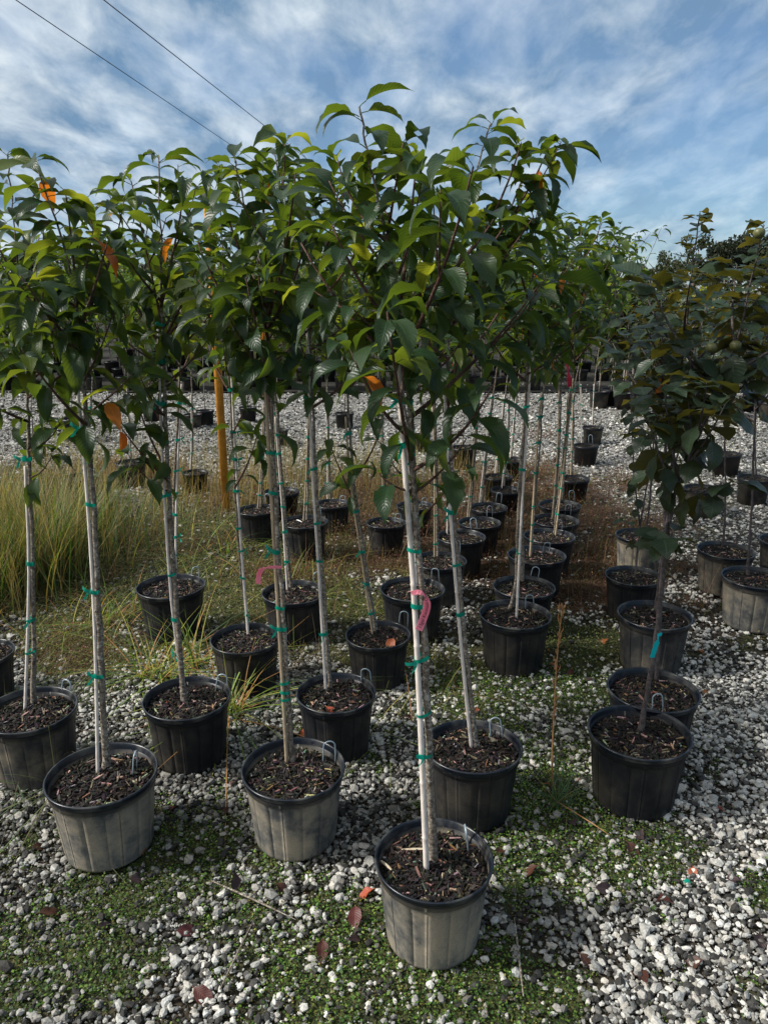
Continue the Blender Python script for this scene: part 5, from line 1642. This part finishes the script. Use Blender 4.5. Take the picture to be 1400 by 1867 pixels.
FL = {'russet': [flat_leaf(M_LEAF_D, 1, 0.7), flat_leaf(M_LEAF_D, 2, 1.3)], 'dark': [flat_leaf(M_LEAF_D2, 3, 0.5), flat_leaf(M_LEAF_D2, 4, 0.9)], 'orange': [flat_leaf(M_LEAF_D3, 5, 0.8), flat_leaf(M_LEAF_D3, 6, 1.4)]}
YE = leaf_mesh('yellow_fallen', M_LEAF_O, Ln=0.085, Wd=0.045, bend=0.8, fold=0.4, wave=0.006, pet=0.012, serr=0.05, nseg=8, tip=0.4, seed=9)
GF = 'fallen leaves on the ground'
ground_leaves = [
    (66, 1668, 'russet', 'curled russet leaf at the far left below the moss patch'), (310, 1482, 'russet', 'russet leaf lying between the two dusty front pots'),
    (232, 1606, 'dark', 'dark shrivelled leaf in the moss below the lower left pot'), (262, 1560, 'orange', 'orange leaf leaning on the foot of the lower left pot'),
    (318, 1700, 'russet', 'slim brown leaf on stones below the gap between the front pots'), (175, 1690, 'dark', 'blackened leaf on bare soil at the lower left'),
    (55, 1545, 'russet', 'small russet leaf near the left edge of the front gravel'), (400, 1484, 'russet', 'tiny russet leaf lying left of the speckled trunk pot'),
    (648, 1650, 'russet', 'broad russet leaf left of the frontmost pot, nearer the viewer'), (684, 1622, 'orange', 'rust leaf tucked against the left side of the frontmost pot'),
    (588, 1712, 'russet', 'deep red leaf left of the pair nearest the frontmost pot'), (632, 1720, 'dark', 'dark leaf with an orange fleck below the frontmost pot, on its left'),
    (445, 1268, 'orange', 'orange leaf between the grass ringed pot and the speckled trunk pot'), (552, 1330, 'orange', 'yellowish leaf close behind the speckled trunk pot'),
    (1048, 1510, 'dark', 'dark red curled leaf in clover in front of the dry stalk'), (1140, 1533, 'russet', 'bright russet leaf on clover below the cyan ribbon pot'), (1175, 1535, 'dark', 'blackish leaf touching the bright russet leaf'),
    (985, 1580, 'russet', 'small red leaf right of the frontmost pot at rim height'), (1262, 1580, 'orange', 'tan triangular leaf on the stones at the right'),
    (1352, 1608, 'dark', 'purplish leaf near the right edge of the gravel'), (1228, 1650, 'russet', 'long brown leaf above the large purple black one'), (1250, 1685, 'dark', 'large purple black leaf lying flat on white stones'),
    (1052, 1737, 'russet', 'russet leaf lying crosswise on the open gravel right of the front pot'), (1285, 1752, 'russet', 'narrow wine red leaf pointing at the viewer'), (1385, 1702, 'dark', 'broad brown leaf at the right edge near the bottom'),
    (1062, 1425, 'orange', 'big crisp orange leaf against the left side of the cyan ribbon pot'), (1105, 1430, 'russet', 'brown leaf partly under the cyan ribbon pot'), (990, 1430, 'orange', 'orange leaf in the grass at the foot of the dry stalk'),
    (1110, 1165, 'orange', 'orange leaf on dark soil right of the clean black pot'), (1186, 1186, 'orange', 'orange leaf left of the ribbed streaked pot'), (1278, 1262, 'orange', 'orange leaf on gravel right of the half hidden pot'), (1298, 1165, 'dark', 'dark leaf on gravel below the big dusty pot at the right'),
    (1270, 1186, 'orange', 'small orange leaf right of the ribbed streaked pot'), (1005, 1190, 'yellow', 'yellow orange leaf right of the clean black pot'), (1000, 1212, 'orange', 'amber leaf just below the yellow orange one'),
    (862, 1192, 'russet', 'russet leaf on clover left of the clean black pot'), (815, 1215, 'dark', 'dark leaf right of the pot holding the big tan leaf'), (735, 1310, 'russet', 'rust leaf on moss between the slender tree and the swollen trunk'), (722, 1385, 'russet', 'red brown leaf above the frontmost pot, on the left of its trunk'),
    (710, 1360, 'dark', 'dark leaf near the rust leaves behind the frontmost pot'), (1040, 1220, 'russet', 'russet leaf in the clover left of the half hidden pot'), (1085, 1240, 'dark', 'dark leaf beside the half hidden pot'), (170, 1330, 'dark', 'purplish leaf behind the lower left pot'),
    (205, 1170, 'dark', 'dark wine leaf on gravel behind the lichen spotted trunk'), (640, 1215, 'dark', 'dark leaf beside the slender tree pot'), (1340, 1240, 'dark', 'dark leaf on the open gravel far right'), (905, 1560, 'russet', 'little red leaf touching the right side of the frontmost pot'),
    (480, 1335, 'dark', 'dark leaf in front of the grass at the speckled trunk pot'), (640, 1330, 'russet', 'russet leaf in front of the slender tree pot'), (430, 1425, 'russet', 'small brown leaf beside the left side of the speckled trunk pot')]
for (x, y, kk, lab) in ((150, 1500, 'dark', 'dark leaf at the left foot of the lower left pot'), (500, 1610, 'russet', 'small russet leaf below the speckled trunk pot'), (430, 1590, 'dark', 'dark leaf midway between the two dusty front pots, lower down'),
                        (1080, 1620, 'dark', 'dark leaf in the middle of the open gravel at right'), (1180, 1800, 'russet', 'russet leaf near the bottom edge on the right'), (960, 1690, 'dark', 'dark leaf on gravel just right of the frontmost pot'),
                        (1320, 1480, 'orange', 'orange leaf on gravel right of the cyan ribbon pot'), (1290, 1400, 'russet', 'russet leaf on gravel beside the cyan ribbon pot, farther back'), (350, 1800, 'russet', 'russet leaf near the bottom edge left of centre'),
                        (1150, 1240, 'orange', 'small orange leaf between the two streaked right hand pots'), (870, 1290, 'orange', 'orange leaf on clover behind the swollen trunk pot'), (930, 1290, 'russet', 'red leaf on clover below the clean black pot')):
    ground_leaves.append((x, y, kk, lab))
for i, (x, y, kk, lab) in enumerate(ground_leaves):
    g = G(x, y, 0.02)
    me = YE if kk == 'yellow' else FL[kk][i % 2]
    sc1 = random.uniform(0.65, 1.05)
    o = link('fallen_leaf', me, None, Matrix.Translation((g.x, g.y, 0.026)) @ Matrix.Rotation(random.random() * 6.28, 4, 'Z') @ Matrix.Rotation(random.uniform(0.05, 0.3), 4, 'X') @ Matrix.Rotation(random.gauss(0, 0.25), 4, 'Y') @ Matrix.Scale(sc1, 4))
    tag(o, lab, 'leaf', GF)
pot_leaves = [
    (716, 1543, 'russet', 0.9, 'oval russet leaf on the left of the mulch in the frontmost pot'), (818, 1545, 'orange', 0.5, 'small orange leaf near the hook in the frontmost pot'), (828, 1608, 'russet', 0.6, 'russet leaf at the near rim of the frontmost pot'),
    (296, 1262, 'orange', 1.0, 'orange leaf on the left in the grass ringed pot'), (306, 1283, 'orange', 0.7, 'crumpled leaf at the front in the grass ringed pot'), (355, 1258, 'orange', 0.9, 'orange leaf behind the trunk in the grass ringed pot'), (378, 1256, 'russet', 0.8, 'russet leaf beside the hook in the grass ringed pot'),
    (208, 1380, 'russet', 0.8, 'rust leaf behind the trunk in the lower left pot'), (165, 1398, 'russet', 0.6, 'little russet leaf on the left in the lower left pot'), (590, 1412, 'orange', 0.6, 'orange leaf near the hook in the speckled trunk pot'), (568, 1364, 'russet', 0.8, 'brown leaf at the back of the speckled trunk pot'),
    (593, 1284, 'orange', 1.0, 'tan orange leaf at the front of the slender tree pot'), (650, 1278, 'russet', 0.8, 'pinkish leaf on the right in the slender tree pot'), (718, 1160, 'orange', 1.15, 'big crinkled tan leaf lying in the pot of the leaning tree'),
    (848, 1388, 'russet', 0.6, 'red brown leaf at the near rim of the swollen trunk pot'), (975, 1120, 'yellow', 1.0, 'pale yellow leaf beside the hook in the clean black pot'), (1340, 990, 'orange', 1.0, 'peach leaf lying in the grey pot of a round leaved tree'), (1008, 1011, 'orange', 0.9, 'rust leaf in the third pot of the right column'),
    (20, 1310, 'russet', 1.0, 'dark red leaf in the pot at the left edge'), (100, 1262, 'russet', 0.9, 'russet leaf near the hook in the pot at the left edge')]
for i, (x, y, kk, s_, lab) in enumerate(pot_leaves):
    g = G(x, y, PH - 0.02)
    me = YE if kk == 'yellow' else FL[kk][i % 2]
    o = link('fallen_leaf', me, None, Matrix.Translation((g.x, g.y, PH - 0.028)) @ Matrix.Rotation(random.random() * 6.28, 4, 'Z') @ Matrix.Rotation(random.uniform(0.05, 0.3), 4, 'X') @ Matrix.Rotation(random.gauss(0, 0.2), 4, 'Y') @ Matrix.Scale(s_, 4))
    tag(o, lab, 'leaf', 'fallen leaves in the pots')

# pale wood splinters, label stick, twigs, scrap of tape
mW = simple('pale_wood', (0.55, 0.48, 0.36), 0.7, 0.2, 0, 60, (0.40, 0.32, 0.22), 0.3)


def splinter(px, py, z, l, az, wd, label, m=None, name='wood_splinter', cat='splinter'):
    g = G(px, py, z)
    mb = MB()
    d = Vector((math.cos(az), math.sin(az), 0))
    P = [g - d * l / 2, g - d * l * 0.2 + Vector((0, 0, 0.002)), g + d * l * 0.2 + Vector((0, 0, 0.003)), g + d * l / 2]
    P = [p - g for p in P]
    mb.tube(P, [wd * 0.6, wd, wd * 0.9, wd * 0.25], 5)
    o = link(name, mb.mesh(name, m or mW, smooth=False), loc=g)
    tag(o, label, cat)


splinter(768, 1549, PH - 0.026, 0.15, 0.0, 0.0055, 'long pale splinter lying across behind the trunk in the frontmost pot')
splinter(706, 1580, PH - 0.026, 0.075, -0.9, 0.006, 'pointed white splinter at the left rim of the frontmost pot')
splinter(806, 1600, PH - 0.026, 0.05, 1.45, 0.004, 'short pale splinter in front of the trunk in the frontmost pot')
splinter(546, 950, PH - 0.02, 0.09, -0.9, 0.006, 'white plastic label stick lying in a black pot near the far gravel', simple('white_plastic', (0.8, 0.8, 0.8), 0.4), 'plant_label', 'plant label')
splinter(460, 1640, 0.03, 0.42, -0.5, 0.0045, 'thin grey twig lying across the gravel between the front pots', M_BARK, 'twig', 'twig')
splinter(435, 1735, 0.03, 0.32, 1.35, 0.0042, 'short dark twig on the stones at the bottom centre left', M_BARK, 'twig', 'twig')
splinter(945, 1740, 0.03, 0.34, 1.5, 0.0040, 'straight dark twig right of the frontmost pot', M_BARK, 'twig', 'twig')
splinter(1060, 1490, 0.04, 0.30, -0.9, 0.0028, 'thin tan stem lying in the clover near the dry stalk', M_STALK, 'twig', 'twig')
g = G(1252, 1608, 0.035)
mb = MB(); mb.strip([Vector((-0.012, 0, 0)), Vector((0, 0.002, 0.006)), Vector((0.012, 0, 0.002))], [Vector((0, 0.008, 0.002))] * 3)
o = link('tape_scrap', mb.mesh('tape_scrap', M_TAPE), loc=g)
tag(o, 'tiny scrap of green tape lying on the gravel at the right', 'tape scrap')
print('objects', len(scn.objects))
